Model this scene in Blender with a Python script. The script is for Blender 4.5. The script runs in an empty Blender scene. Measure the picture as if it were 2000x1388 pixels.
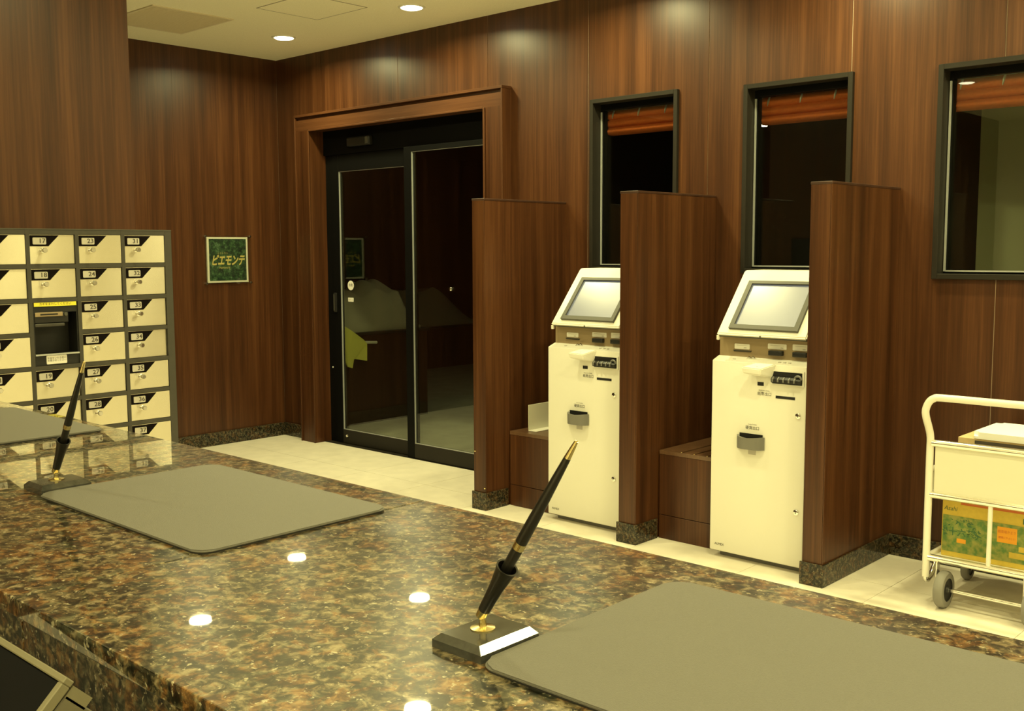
import bpy, bmesh, math, random
from mathutils import Vector, Matrix
random.seed(7)
S = bpy.context.scene
COL = S.collection

# ------------------------------------------------------------------ camera, light, exposure
H = 2.951            # ceiling height
HC = 1.093           # counter top height
cam_d = bpy.data.cameras.new('camera')
cam_d.sensor_fit = 'HORIZONTAL'
cam_d.sensor_width = 36.0
cam_d.lens = 36.0 * 2049.35 / 2000.0
cam_d.clip_start = 0.05
cam = bpy.data.objects.new('camera', cam_d)
COL.objects.link(cam)
_F = Vector((-0.6755781, 0.73038774, -0.10063786))
_R = Vector((0.73438271, 0.67872391, -0.00398706))
_U = Vector((-0.06539322, 0.07660027, 0.99491513))
cam.matrix_world = Matrix(((_R.x, _U.x, -_F.x, 7.0381),
                           (_R.y, _U.y, -_F.y, -4.90717),
                           (_R.z, _U.z, -_F.z, 1.48),
                           (0, 0, 0, 1)))
S.camera = cam

S.view_settings.view_transform = 'Standard'
S.view_settings.look = 'None'
S.view_settings.exposure = 0.0
S.view_settings.gamma = 1.0
S.view_settings.use_curve_mapping = False

world = bpy.data.worlds.new('night')
S.world = world
world.use_nodes = True
world.node_tree.nodes['Background'].inputs[0].default_value = (0.004, 0.004, 0.005, 1)
world.node_tree.nodes['Background'].inputs[1].default_value = 1.0

LAMP_COL = (1.0, 0.93, 0.43)
LAMP_W = 19.5
LAMP_SPREAD = math.radians(162)
LAMPS = [(0.805, -0.49), (2.13, -0.49), (3.43, -0.49), (4.75, -0.49), (6.05, -0.49), (7.4, -0.49),
         (1.45, -1.66), (3.34, -1.60), (5.30, -1.60), (7.2, -1.6),
         (4.0, -2.75), (7.08, -2.36), (8.6, -3.1),  # added out-of-frame lamps; second placed so the pen-stand chamfer mirrors it
         (3.525, -4.76), (6.9, -4.85), (8.2, -4.8), (4.0, -6.3), (5.6, -6.9), (7.2, -6.7), (8.8, -6.6)]  # first is mirrored in a window; the rest added unseen for ambient light
light_data = bpy.data.lights.new('downlight_glow', 'AREA')
light_data.shape = 'DISK'
light_data.size = 0.125
light_data.energy = LAMP_W
light_data.color = LAMP_COL
light_data.spread = LAMP_SPREAD

# ------------------------------------------------------------------ material helpers
def srgb(r, g, b):
    f = lambda c: (c/255/12.92) if c/255 <= 0.04045 else ((c/255+0.055)/1.055)**2.4
    return (f(r), f(g), f(b), 1)

def mat(name, col, rough=0.5, metal=0.0, spec=0.5, coat=0.0, coat_rough=0.03, emit=None, emit_s=0.0, noise=0.0, nscale=60.0, bump=0.0, bscale=200.0):
    m = bpy.data.materials.new(name)
    m.use_nodes = True
    nt = m.node_tree
    b = nt.nodes['Principled BSDF']
    if len(col) == 3:
        col = (*col, 1)
    b.inputs['Base Color'].default_value = col
    b.inputs['Roughness'].default_value = rough
    b.inputs['Metallic'].default_value = metal
    b.inputs['Specular IOR Level'].default_value = spec
    b.inputs['Coat Weight'].default_value = coat
    b.inputs['Coat Roughness'].default_value = coat_rough
    if emit:
        b.inputs['Emission Color'].default_value = (*emit[:3], 1)
        b.inputs['Emission Strength'].default_value = emit_s
    if noise > 0:
        g = nt.nodes.new('ShaderNodeNewGeometry')
        n = nt.nodes.new('ShaderNodeTexNoise')
        n.inputs['Scale'].default_value = nscale
        n.inputs['Detail'].default_value = 4
        nt.links.new(g.outputs['Position'], n.inputs['Vector'])
        r = nt.nodes.new('ShaderNodeMapRange')
        r.inputs['From Min'].default_value = 0.3
        r.inputs['From Max'].default_value = 0.7
        r.inputs['To Min'].default_value = 1 - noise
        r.inputs['To Max'].default_value = 1 + noise
        nt.links.new(n.outputs['Fac'], r.inputs['Value'])
        mx = nt.nodes.new('ShaderNodeMix')
        mx.data_type = 'RGBA'
        mx.blend_type = 'MULTIPLY'
        mx.inputs[0].default_value = 1
        mx.inputs[6].default_value = col
        nt.links.new(r.outputs['Result'], mx.inputs[7])
        nt.links.new(mx.outputs[2], b.inputs['Base Color'])
    if bump > 0:
        g = nt.nodes.new('ShaderNodeNewGeometry')
        n = nt.nodes.new('ShaderNodeTexNoise')
        n.inputs['Scale'].default_value = bscale
        n.inputs['Detail'].default_value = 3
        nt.links.new(g.outputs['Position'], n.inputs['Vector'])
        bp = nt.nodes.new('ShaderNodeBump')
        bp.inputs['Strength'].default_value = bump
        bp.inputs['Distance'].default_value = 0.002
        nt.links.new(n.outputs['Fac'], bp.inputs['Height'])
        nt.links.new(bp.outputs['Normal'], b.inputs['Normal'])
    return m

def ramp(nt, stops, interp='LINEAR'):
    r = nt.nodes.new('ShaderNodeValToRGB')
    r.color_ramp.interpolation = interp
    el = r.color_ramp.elements
    while len(el) > 1:
        el.remove(el[-1])
    el[0].position, el[0].color = stops[0][0], stops[0][1]
    for p, c in stops[1:]:
        e = el.new(p)
        e.color = c
    return r

def wood(name, dark, mid, light, rough=0.33, horizontal=False, spec=0.5):
    """veneer with streaky grain running up (or along) the board"""
    m = bpy.data.materials.new(name)
    m.use_nodes = True
    nt = m.node_tree
    b = nt.nodes['Principled BSDF']
    g = nt.nodes.new('ShaderNodeNewGeometry')
    def streak(sx, sz, detail):
        mp = nt.nodes.new('ShaderNodeMapping')
        mp.inputs['Scale'].default_value = (sx, sx, sz) if not horizontal else (sz, sx, sx)
        nt.links.new(g.outputs['Position'], mp.inputs['Vector'])
        n = nt.nodes.new('ShaderNodeTexNoise')
        n.inputs['Scale'].default_value = 1.0
        n.inputs['Detail'].default_value = detail
        n.inputs['Roughness'].default_value = 0.6
        nt.links.new(mp.outputs['Vector'], n.inputs['Vector'])
        return n.outputs['Fac']
    a = streak(13, 0.35, 3)
    f = streak(110, 2.2, 4)
    mx = nt.nodes.new('ShaderNodeMix')
    mx.inputs[0].default_value = 0.38
    nt.links.new(a, mx.inputs[2])
    nt.links.new(f, mx.inputs[3])
    r = ramp(nt, [(0.33, dark), (0.5, mid), (0.68, light)])
    nt.links.new(mx.outputs[0], r.inputs['Fac'])
    nt.links.new(r.outputs['Color'], b.inputs['Base Color'])
    b.inputs['Roughness'].default_value = rough
    b.inputs['Specular IOR Level'].default_value = spec
    return m

def granite(name, bright=1.0, rough=0.28, coat=1.0):
    m = bpy.data.materials.new(name)
    m.use_nodes = True
    nt = m.node_tree
    b = nt.nodes['Principled BSDF']
    g = nt.nodes.new('ShaderNodeNewGeometry')
    def noise(scale, detail, off, dist=0.0):
        mp = nt.nodes.new('ShaderNodeMapping')
        mp.inputs['Location'].default_value = (off, off*1.7, off*0.3)
        nt.links.new(g.outputs['Position'], mp.inputs['Vector'])
        n = nt.nodes.new('ShaderNodeTexNoise')
        n.inputs['Scale'].default_value = scale
        n.inputs['Detail'].default_value = detail
        n.inputs['Roughness'].default_value = 0.62
        n.inputs['Distortion'].default_value = dist
        nt.links.new(mp.outputs['Vector'], n.inputs['Vector'])
        return n.outputs['Fac']
    k = bright
    c = lambda r_, g_, b_: (r_*k, g_*k, b_*k, 1)
    A = noise(70, 7, 0.0, 0.6)
    base = ramp(nt, [(0.36, c(.004, .004, .003)), (0.45, c(.026, .023, .015)), (0.51, c(.095, .076, .042)), (0.58, c(.21, .165, .095)), (0.68, c(.36, .30, .19))])
    nt.links.new(A, base.inputs['Fac'])
    rust = ramp(nt, [(0.50, (0, 0, 0, 1)), (0.58, (.9, .9, .9, 1))])
    nt.links.new(noise(31, 5, 3.1, 0.8), rust.inputs['Fac'])
    m1 = nt.nodes.new('ShaderNodeMix'); m1.data_type = 'RGBA'
    nt.links.new(rust.outputs['Color'], m1.inputs[0])
    nt.links.new(base.outputs['Color'], m1.inputs[6])
    rc = ramp(nt, [(0.38, c(.030, .012, .005)), (0.48, c(.11, .050, .016)), (0.58, c(.25, .125, .042)), (0.68, c(.34, .21, .09))])
    nt.links.new(A, rc.inputs['Fac'])
    nt.links.new(rc.outputs['Color'], m1.inputs[7])
    ol = ramp(nt, [(0.53, (0, 0, 0, 1)), (0.60, (.85, .85, .85, 1))])
    nt.links.new(noise(34, 5, 7.7, 0.9), ol.inputs['Fac'])
    m3 = nt.nodes.new('ShaderNodeMix'); m3.data_type = 'RGBA'
    nt.links.new(ol.outputs['Color'], m3.inputs[0])
    nt.links.new(m1.outputs[2], m3.inputs[6])
    oc = ramp(nt, [(0.40, c(.008, .010, .007)), (0.52, c(.038, .042, .028)), (0.64, c(.12, .12, .075))])
    nt.links.new(A, oc.inputs['Fac'])
    nt.links.new(oc.outputs['Color'], m3.inputs[7])
    fl = ramp(nt, [(0.60, (0, 0, 0, 1)), (0.68, (1, 1, 1, 1))])
    nt.links.new(noise(120, 4, 9.3, 0.25), fl.inputs['Fac'])
    m2 = nt.nodes.new('ShaderNodeMix'); m2.data_type = 'RGBA'
    nt.links.new(fl.outputs['Color'], m2.inputs[0])
    nt.links.new(m3.outputs[2], m2.inputs[6])
    m2.inputs[7].default_value = c(.50, .44, .31)
    b.inputs['Specular IOR Level'].default_value = 0.12
    nt.links.new(m2.outputs[2], b.inputs['Base Color'])
    b.inputs['Roughness'].default_value = rough
    b.inputs['Coat Weight'].default_value = coat
    b.inputs['Coat Roughness'].default_value = 0.015
    b.inputs['Coat IOR'].default_value = 1.6
    return m

def glass(name, tint=(0.55, 0.58, 0.52), refl=1.0):
    m = bpy.data.materials.new(name)
    m.use_nodes = True
    nt = m.node_tree
    nt.nodes.remove(nt.nodes['Principled BSDF'])
    out = nt.nodes['Material Output']
    t = nt.nodes.new('ShaderNodeBsdfTransparent')
    t.inputs[0].default_value = (*tint, 1)
    gl = nt.nodes.new('ShaderNodeBsdfGlossy')
    gl.inputs['Roughness'].default_value = 0.01
    gl.inputs[0].default_value = (refl, refl, refl, 1)
    # Schlick reflectance of one pane face (the same from either side)
    ge = nt.nodes.new('ShaderNodeNewGeometry')
    dt_ = nt.nodes.new('ShaderNodeVectorMath'); dt_.operation = 'DOT_PRODUCT'
    nt.links.new(ge.outputs['Incoming'], dt_.inputs[0])
    nt.links.new(ge.outputs['Normal'], dt_.inputs[1])
    def mth(op, a, bval):
        q = nt.nodes.new('ShaderNodeMath'); q.operation = op
        if isinstance(a, float): q.inputs[0].default_value = a
        else: nt.links.new(a, q.inputs[0])
        if bval is not None:
            if isinstance(bval, float): q.inputs[1].default_value = bval
            else: nt.links.new(bval, q.inputs[1])
        return q.outputs[0]
    c_ = mth('ABSOLUTE', dt_.outputs['Value'], None)
    p5 = mth('POWER', mth('SUBTRACT', 1.0, c_), 5.0)
    fr = mth('ADD', mth('MULTIPLY', p5, 0.96), 0.04)
    mx = nt.nodes.new('ShaderNodeMixShader')
    nt.links.new(fr, mx.inputs[0])
    nt.links.new(t.outputs[0], mx.inputs[1])
    nt.links.new(gl.outputs[0], mx.inputs[2])
    nt.links.new(mx.outputs[0], out.inputs['Surface'])
    return m

M = {}
M['wood'] = wood('walnut_panel', (.031, .0100, .0034, 1), (.066, .0228, .0075, 1), (.120, .046, .0165, 1), 0.36, spec=0.40)
M['wood_h'] = wood('walnut_rail', (.042, .0145, .0055, 1), (.074, .027, .0100, 1), (.112, .045, .0180, 1), 0.36, True, spec=0.40)
M['wood_sheen'] = wood('walnut_top_sheen', (.085, .040, .020, 1), (.125, .062, .030, 1), (.165, .085, .045, 1), 0.30, False, spec=0.8)  # lighter walnut copy for cabinet tops; grazing reflection put into the colour
M['wood_dark'] = wood('dark_edge', (.030, .013, .008, 1), (.045, .019, .011, 1), (.06, .026, .015, 1), 0.4)
M['granite'] = granite('brown_granite')
M['granite_skirt'] = granite('skirting_granite', 0.42, 0.4, 0.45)
M['tile'] = mat('cream_tile', (.80, .74, .63), 0.42, spec=0.4, noise=0.06, nscale=9)
M['grout'] = mat('grey_grout', (.38, .33, .27), 0.8)
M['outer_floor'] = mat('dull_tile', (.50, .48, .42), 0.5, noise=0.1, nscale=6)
M['ceiling'] = mat('ceiling_board', (.93, .88, .70), 0.9, noise=0.05, nscale=120, bump=0.35, bscale=160)
M['plain_wall'] = mat('beige_plaster', (.84, .79, .66), 0.8, noise=0.04, nscale=3)
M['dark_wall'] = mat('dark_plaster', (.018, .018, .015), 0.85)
M['green_wall'] = mat('olive_plaster', (.72, .74, .52), 0.85)
M['seam'] = mat('seam_strip', (.46, .36, .26), 0.45)
M['black'] = mat('black_frame', (.004, .004, .004), 0.55, spec=0.08)
M['bronze'] = mat('bronze_frame', (.020, .017, .013), 0.5, spec=0.2)
M['alu'] = mat('aluminium_bead', (.50, .52, .52), 0.4, metal=0.5)
M['glass'] = glass('clear_glass', (.84, .86, .80))
M['acrylic'] = glass('acrylic_sheet', (.93, .94, .92))
M['cream'] = mat('cream_steel', (.80, .78, .70), 0.42, spec=0.4)
M['taupe'] = mat('taupe_steel', (.33, .245, .14), 0.5)
M['grey_plastic'] = mat('grey_plastic', (.17, .165, .15), 0.5)
M['bezel'] = mat('bezel_plastic', (.075, .072, .060), 0.45)
M['dark_plastic'] = mat('dark_plastic', (.020, .019, .018), 0.4, spec=0.3)
M['void'] = mat('slot_black', (.006, .006, .006), 0.6)
M['lcd'] = mat('lcd_screen', (.09, .10, .11), 0.25, spec=1.0, coat=1.0, coat_rough=0.24, emit=(.62, .72, .92), emit_s=0.15)  # bluish emission added to lift the grey of the unlit screen
M['lcd'].node_tree.nodes['Principled BSDF'].inputs['Coat IOR'].default_value = 2.5
M['print'] = mat('printed_ink', (.06, .05, .04), 0.7)
M['sticker'] = mat('white_sticker', (.82, .80, .74), 0.6)
M['chrome'] = mat('polished_steel', (.78, .77, .74), 0.16, metal=1.0)
M['brass'] = mat('polished_brass', (.80, .68, .36), 0.2, metal=1.0)
M['brushed'] = mat('brushed_door', (.66, .61, .47), 0.27, metal=0.82)
M['brushed'].node_tree.nodes['Principled BSDF'].inputs['Anisotropic'].default_value = 0.95
M['brushed'].node_tree.nodes['Principled BSDF'].inputs['Anisotropic Rotation'].default_value = 0.25
_t = M['brushed'].node_tree.nodes.new('ShaderNodeTangent'); _t.direction_type = 'RADIAL'; _t.axis = 'Z'
M['brushed'].node_tree.links.new(_t.outputs[0], M['brushed'].node_tree.nodes['Principled BSDF'].inputs['Tangent'])
M['locker_frame'] = mat('locker_frame', (.046, .042, .034), 0.55, noise=0.05)
M['locker_black'] = mat('label_black', (.007, .005, .005), 0.8, spec=0.05)
M['tag'] = mat('number_tag', (.50, .47, .42), 0.55)
M['tag_ink'] = mat('tag_ink', (.06, .05, .04), 0.6)
M['yellow_tape'] = mat('yellow_tape', (.86, .76, .06), 0.6)
M['mat_leather'] = mat('desk_mat_leather', (.135, .128, .112), 0.55, noise=0.05, nscale=500, bump=0.35, bscale=900)
M['mat_edge'] = mat('desk_mat_edge', (.03, .028, .026), 0.5)
M['stone'] = mat('grey_stone', (.050, .050, .046), 0.12, spec=0.8, noise=0.35, nscale=70)
M['stone_edge'] = mat('stone_edge', (.03, .03, .028), 0.3)
M['pen_black'] = mat('pen_black', (.012, .011, .010), 0.28, spec=0.5)
M['cart_tube'] = mat('cream_tube', (.80, .77, .69), 0.25, spec=0.6, coat=0.4, coat_rough=0.08)
M['rail_tube'] = mat('plated_rail', (.90, .87, .78), 0.14, metal=0.85)
M['cart_panel'] = mat('cart_panel', (.72, .70, .58), 0.30, spec=0.5)
M['rubber'] = mat('grey_rubber', (.22, .21, .19), 0.75)
M['hub'] = mat('dark_hub', (.02, .02, .02), 0.5)
M['carton'] = mat('carton_board', (.62, .47, .25), 0.75, noise=0.05)
M['carton_yellow'] = mat('carton_yellow', (.60, .43, .06), 0.7, noise=0.06)
M['carton_red'] = mat('carton_red', (.52, .13, .03), 0.7)
M['carton_orange'] = mat('carton_orange', (.80, .34, .02), 0.7)
M['carton_dkgreen'] = mat('carton_dark_green', (.05, .13, .05), 0.7)
M['white_paper'] = mat('white_paper', (.96, .96, .94), 0.7)
M['blind'] = mat('rust_fabric', (.60, .13, .03), 0.85, noise=0.1, nscale=90)
M['sheet'] = mat('dust_sheet', (.48, .46, .38), 0.9)
M['yellow_cloth'] = mat('yellow_cloth', (.92, .90, .22), 0.85)
M['lens'] = mat('lamp_lens', (.9, .9, .85), 0.4, emit=(1, .93, .62), emit_s=14.0)
M['lens'].cycles.emission_sampling = 'NONE'
M['white_trim'] = mat('white_trim', (.82, .80, .72), 0.5)
M['vent'] = mat('vent_metal', (.74, .65, .48), 0.6)
M['vent_dark'] = mat('vent_dark', (.62, .54, .40), 0.8)
M['sign_gold'] = mat('sign_gold', (.62, .50, .16), 0.6)
M['sign_border'] = mat('sign_border', (.80, .77, .68), 0.6)
M['desk'] = mat('staff_desk', (.020, .018, .016), 0.5)
M['pos_bezel'] = mat('terminal_bezel', (.19, .17, .11), 0.5)
M['pos_body'] = mat('terminal_body', (.14, .125, .085), 0.55)
M['pos_screen'] = mat('terminal_screen', (.004, .004, .005), 0.5, spec=0.08)

def forest_mat():
    m = bpy.data.materials.new('forest_print')
    m.use_nodes = True
    nt = m.node_tree
    b = nt.nodes['Principled BSDF']
    g = nt.nodes.new('ShaderNodeNewGeometry')
    n = nt.nodes.new('ShaderNodeTexNoise')
    n.inputs['Scale'].default_value = 34
    n.inputs['Detail'].default_value = 8
    n.inputs['Roughness'].default_value = 0.72
    nt.links.new(g.outputs['Position'], n.inputs['Vector'])
    r = ramp(nt, [(0.36, (.004, .010, .010, 1)), (0.47, (.014, .040, .020, 1)), (0.56, (.045, .110, .040, 1)), (0.66, (.16, .24, .17, 1)), (0.74, (.34, .40, .36, 1))])
    nt.links.new(n.outputs['Fac'], r.inputs['Fac'])
    nt.links.new(r.outputs['Color'], b.inputs['Base Color'])
    b.inputs['Roughness'].default_value = 0.5
    return m
M['forest'] = forest_mat()

def tea_green_mat():
    m = bpy.data.materials.new('carton_green')
    m.use_nodes = True
    nt = m.node_tree
    b = nt.nodes['Principled BSDF']
    g = nt.nodes.new('ShaderNodeNewGeometry')
    n = nt.nodes.new('ShaderNodeTexNoise')
    n.inputs['Scale'].default_value = 45
    n.inputs['Detail'].default_value = 4
    nt.links.new(g.outputs['Position'], n.inputs['Vector'])
    r = ramp(nt, [(0.38, (.10, .20, .05, 1)), (0.5, (.19, .25, .06, 1)), (0.64, (.30, .30, .08, 1))])
    nt.links.new(n.outputs['Fac'], r.inputs['Fac'])
    nt.links.new(r.outputs['Color'], b.inputs['Base Color'])
    b.inputs['Roughness'].default_value = 0.7
    return m
M['carton_green'] = tea_green_mat()

# ------------------------------------------------------------------ mesh helpers
def box(bm, x0, x1, y0, y1, z0, z1, bev=0.0, seg=2):
    r = bmesh.ops.create_cube(bm, size=1.0)
    vs = r['verts']
    bmesh.ops.scale(bm, vec=(x1-x0, y1-y0, z1-z0), verts=vs)
    bmesh.ops.translate(bm, vec=((x0+x1)/2, (y0+y1)/2, (z0+z1)/2), verts=vs)
    if bev > 0:
        es = list({e for v in vs for e in v.link_edges})
        bmesh.ops.bevel(bm, geom=es, offset=bev, segments=seg, affect='EDGES', profile=0.5)
    return vs

def prism(bm, pts, axis, a, b):
    """extrude a 2-D outline along an axis from a to b.  axis x: pts are (y,z); y: (x,z); z: (x,y)"""
    def P(p, t):
        return {'x': (t, p[0], p[1]), 'y': (p[0], t, p[1]), 'z': (p[0], p[1], t)}[axis]
    va = [bm.verts.new(P(p, a)) for p in pts]
    vb = [bm.verts.new(P(p, b)) for p in pts]
    n = len(pts)
    bm.faces.new(va)
    bm.faces.new(vb[::-1])
    for i in range(n):
        bm.faces.new((va[i], vb[i], vb[(i+1) % n], va[(i+1) % n]))
    return va + vb

def lathe(bm, prof, origin=(0, 0, 0), axis=(0, 0, 1), seg=20, caps=True):
    """prof: list of (radius, height) along axis"""
    ax = Vector(axis).normalized()
    t = Vector((1, 0, 0)) if abs(ax.x) < 0.9 else Vector((0, 1, 0))
    u = ax.cross(t).normalized()
    w = ax.cross(u)
    o = Vector(origin)
    rings = []
    for r, h in prof:
        if r < 1e-6:
            rings.append([bm.verts.new(o + ax*h)])
        else:
            rings.append([bm.verts.new(o + ax*h + (u*math.cos(2*math.pi*k/seg) + w*math.sin(2*math.pi*k/seg))*r) for k in range(seg)])
    for A, B in zip(rings, rings[1:]):
        if len(A) == 1 and len(B) == 1:
            continue
        for k in range(seg):
            k2 = (k+1) % seg
            if len(A) == 1:
                bm.faces.new((A[0], B[k], B[k2]))
            elif len(B) == 1:
                bm.faces.new((A[k], B[0], A[k2]))
            else:
                bm.faces.new((A[k], B[k], B[k2], A[k2]))
    for R_, flip in ((rings[0], False), (rings[-1], True)):
        if caps and len(R_) > 1:
            bm.faces.new(R_ if flip else R_[::-1])

def tube(bm, path, r, seg=10, closed=False):
    pts = [Vector(p) for p in path]
    n = len(pts)
    rings = []
    up = None
    for i in range(n):
        if closed:
            d = (pts[(i+1) % n]-pts[i-1]).normalized()
        else:
            d = (pts[min(i+1, n-1)]-pts[max(i-1, 0)]).normalized()
        if up is None:
            up = Vector((0, 0, 1)) if abs(d.z) < 0.9 else Vector((0, 1, 0))
        a = d.cross(up)
        if a.length < 1e-4:
            a = d.cross(Vector((1, 0, 0)))
        a.normalize()
        b = a.cross(d).normalized()
        up = b
        rr = r[i] if isinstance(r, (list, tuple)) else r
        rings.append([bm.verts.new(pts[i] + a*math.cos(2*math.pi*k/seg)*rr + b*math.sin(2*math.pi*k/seg)*rr) for k in range(seg)])
    pairs = list(zip(rings, rings[1:]))
    if closed:
        pairs.append((rings[-1], rings[0]))
    for A, B in pairs:
        for k in range(seg):
            bm.faces.new((A[k], A[(k+1) % seg], B[(k+1) % seg], B[k]))
    if not closed:
        bm.faces.new(rings[0][::-1])
        bm.faces.new(rings[-1])

def spline(pts, n):
    P_ = [Vector(p) for p in pts]
    out = []
    for i in range(len(P_)-1):
        p0, p1, p2, p3 = P_[max(i-1, 0)], P_[i], P_[i+1], P_[min(i+2, len(P_)-1)]
        for k in range(n):
            t = k/n
            out.append(0.5*((2*p1) + (p2-p0)*t + (2*p0-5*p1+4*p2-p3)*t*t + (3*p1-p0-3*p2+p3)*t*t*t))
    out.append(P_[-1])
    return out

def arc(c, r, a0, a1, n, plane='xz'):
    out = []
    for i in range(n+1):
        a = math.radians(a0 + (a1-a0)*i/n)
        p, q = r*math.cos(a), r*math.sin(a)
        if plane == 'xz':
            out.append((c[0]+p, c[1], c[2]+q))
        elif plane == 'xy':
            out.append((c[0]+p, c[1]+q, c[2]))
        else:
            out.append((c[0], c[1]+p, c[2]+q))
    return out

def rrect(x0, x1, y0, y1, r, n=6):
    pts = []
    for cx, cy, a0 in ((x1-r, y1-r, 0), (x0+r, y1-r, 90), (x0+r, y0+r, 180), (x1-r, y0+r, 270)):
        for i in range(n+1):
            a = math.radians(a0+90*i/n)
            pts.append((cx+r*math.cos(a), cy+r*math.sin(a)))
    return pts

def new():
    return bmesh.new()

def ob(name, bm, m, parent=None, loc=(0, 0, 0), smooth=False, angle=None):
    me = bpy.data.meshes.new(name)
    bmesh.ops.recalc_face_normals(bm, faces=bm.faces)
    if smooth:
        lim = math.radians(angle or 40)
        for f in bm.faces:
            f.smooth = True
        for e in bm.edges:
            if len(e.link_faces) == 2 and e.calc_face_angle(0) > lim:
                e.smooth = False
    bm.to_mesh(me)
    bm.free()
    if isinstance(m, (list, tuple)):
        for q in m:
            me.materials.append(q)
    else:
        me.materials.append(m)
    o = bpy.data.objects.new(name, me)
    COL.objects.link(o)
    o.location = loc
    if parent:
        o.parent = parent
    return o

def mesh_ob(name, me, parent=None, loc=(0, 0, 0)):
    o = bpy.data.objects.new(name, me)
    COL.objects.link(o)
    o.location = loc
    if parent:
        o.parent = parent
    return o

def empty(name, loc=(0, 0, 0), rz=0.0):
    o = bpy.data.objects.new(name, None)
    o.empty_display_size = 0.1
    COL.objects.link(o)
    o.location = loc
    o.rotation_euler = (0, 0, rz)
    return o

def tag(o, label, cat, group=None):
    o['label'] = label
    o['category'] = cat
    if group:
        o['group'] = group
    return o

def struct(o, label=None):
    o['kind'] = 'structure'
    if label:
        o['label'] = label
    return o

def copy_tree(o, parent=None):
    c = o.copy()
    COL.objects.link(c)
    if parent:
        c.parent = parent
    for ch in list(o.children):
        copy_tree(ch, c)
    return c

_text_cache = {}
def text_mesh(body, size, m, face='-y', shear=0.0, align='CENTER', sx=1.0, bold=0.0):
    key = (body, size, m.name, face, shear, align, sx)
    if key in _text_cache:
        return _text_cache[key]
    c = bpy.data.curves.new('lettering', 'FONT')
    c.body = body
    c.size = size
    c.shear = shear
    c.align_x = align
    c.align_y = 'CENTER'
    c.resolution_u = 2
    c.offset = bold
    o = bpy.data.objects.new('lettering', c)
    COL.objects.link(o)
    bpy.context.view_layer.update()
    me = bpy.data.meshes.new_from_object(o.evaluated_get(bpy.context.evaluated_depsgraph_get()))
    bpy.data.objects.remove(o)
    bpy.data.curves.remove(c)
    me.materials.clear()
    me.materials.append(m)
    me.transform(Matrix.Diagonal((sx, 1, 1, 1)))
    if face == '-y':
        me.transform(Matrix(((1, 0, 0, 0), (0, 0, -1, 0), (0, 1, 0, 0), (0, 0, 0, 1))))
    elif face == '+x':
        me.transform(Matrix(((0, 0, 1, 0), (1, 0, 0, 0), (0, 1, 0, 0), (0, 0, 0, 1))))
    _text_cache[key] = me
    return me

def text(name, body, size, m, loc, parent, face='-y', **k):
    return mesh_ob(name, text_mesh(body, size, m, face, **k), parent, loc)

def rects_minus(x0, x1, z0, z1, holes):
    """split a wall rectangle around rectangular openings"""
    xs = sorted({x0, x1, *[min(max(h[i], x0), x1) for h in holes for i in (0, 1)]})
    out = []
    for a, b in zip(xs, xs[1:]):
        if b-a < 1e-5:
            continue
        mid = (a+b)/2
        zs = [(z0, z1)]
        for h in holes:
            if h[0] < mid < h[1]:
                nz = []
                for p, q in zs:
                    if h[2] > p:
                        nz.append((p, min(q, h[2])))
                    if h[3] < q:
                        nz.append((max(p, h[3]), q))
                zs = [t for t in nz if t[1]-t[0] > 1e-5]
        for p, q in zs:
            out.append((a, b, p, q))
    return out

# ------------------------------------------------------------------ floor
floor = struct(empty('floor', (0, 0, 0)), 'pale cream stone tile floor of the lobby')
bm = new(); box(bm, -0.12, 9.5, -8.0, 0.10, -0.12, -0.0035)
ob('floor_bed', bm, M['grout'], floor)
T = 0.602
tile_me = {}
kx0 = 5.213
xs = [kx0 + T*k for k in range(-9, 8)]
ys = [-0.49 + T*k for k in range(-12, 2)]
for x in xs:
    for y in ys:
        xa, xb, ya, yb = max(x, 0.0), min(x+T, 9.5), max(y, -8.0), min(y+T, 0.098)
        if xb-xa < 0.02 or yb-ya < 0.02:
            continue
        w, d = round(xb-xa, 4), round(yb-ya, 4)
        if (w, d) not in tile_me:
            bm = new()
            box(bm, 0.0012, w-0.0012, 0.0012, d-0.0012, -0.010, 0.0)
            me = bpy.data.meshes.new('tile'); bm.to_mesh(me); bm.free(); me.materials.append(M['tile'])
            tile_me[(w, d)] = me
        mesh_ob('tile', tile_me[(w, d)], floor, (xa, ya, 0))

# ------------------------------------------------------------------ ceiling
ceil = struct(empty('ceiling', (0, 0, H)), 'plain yellowish white ceiling with downlights')
bm = new(); box(bm, -0.2, 9.7, -8.2, 0.14, 0.0, 0.12)
ob('ceiling_board', bm, M['ceiling'], ceil)
bm = new()
for (x0, x1, y0, y1) in ((1.43, 1.93, -1.130, -1.125), (1.43, 1.93, -0.675, -0.670), (1.43, 1.435, -1.125, -0.675), (1.925, 1.93, -1.125, -0.675)):
    box(bm, x0, x1, y0, y1, -0.0025, 0.0)
hatch = ob('hatch_rim', bm, M['grout'], ceil)
bm = new(); box(bm, 1.436, 1.924, -1.124, -0.676, -0.002, 0.0)
ob('hatch_lid', bm, M['ceiling'], ceil)

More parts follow.
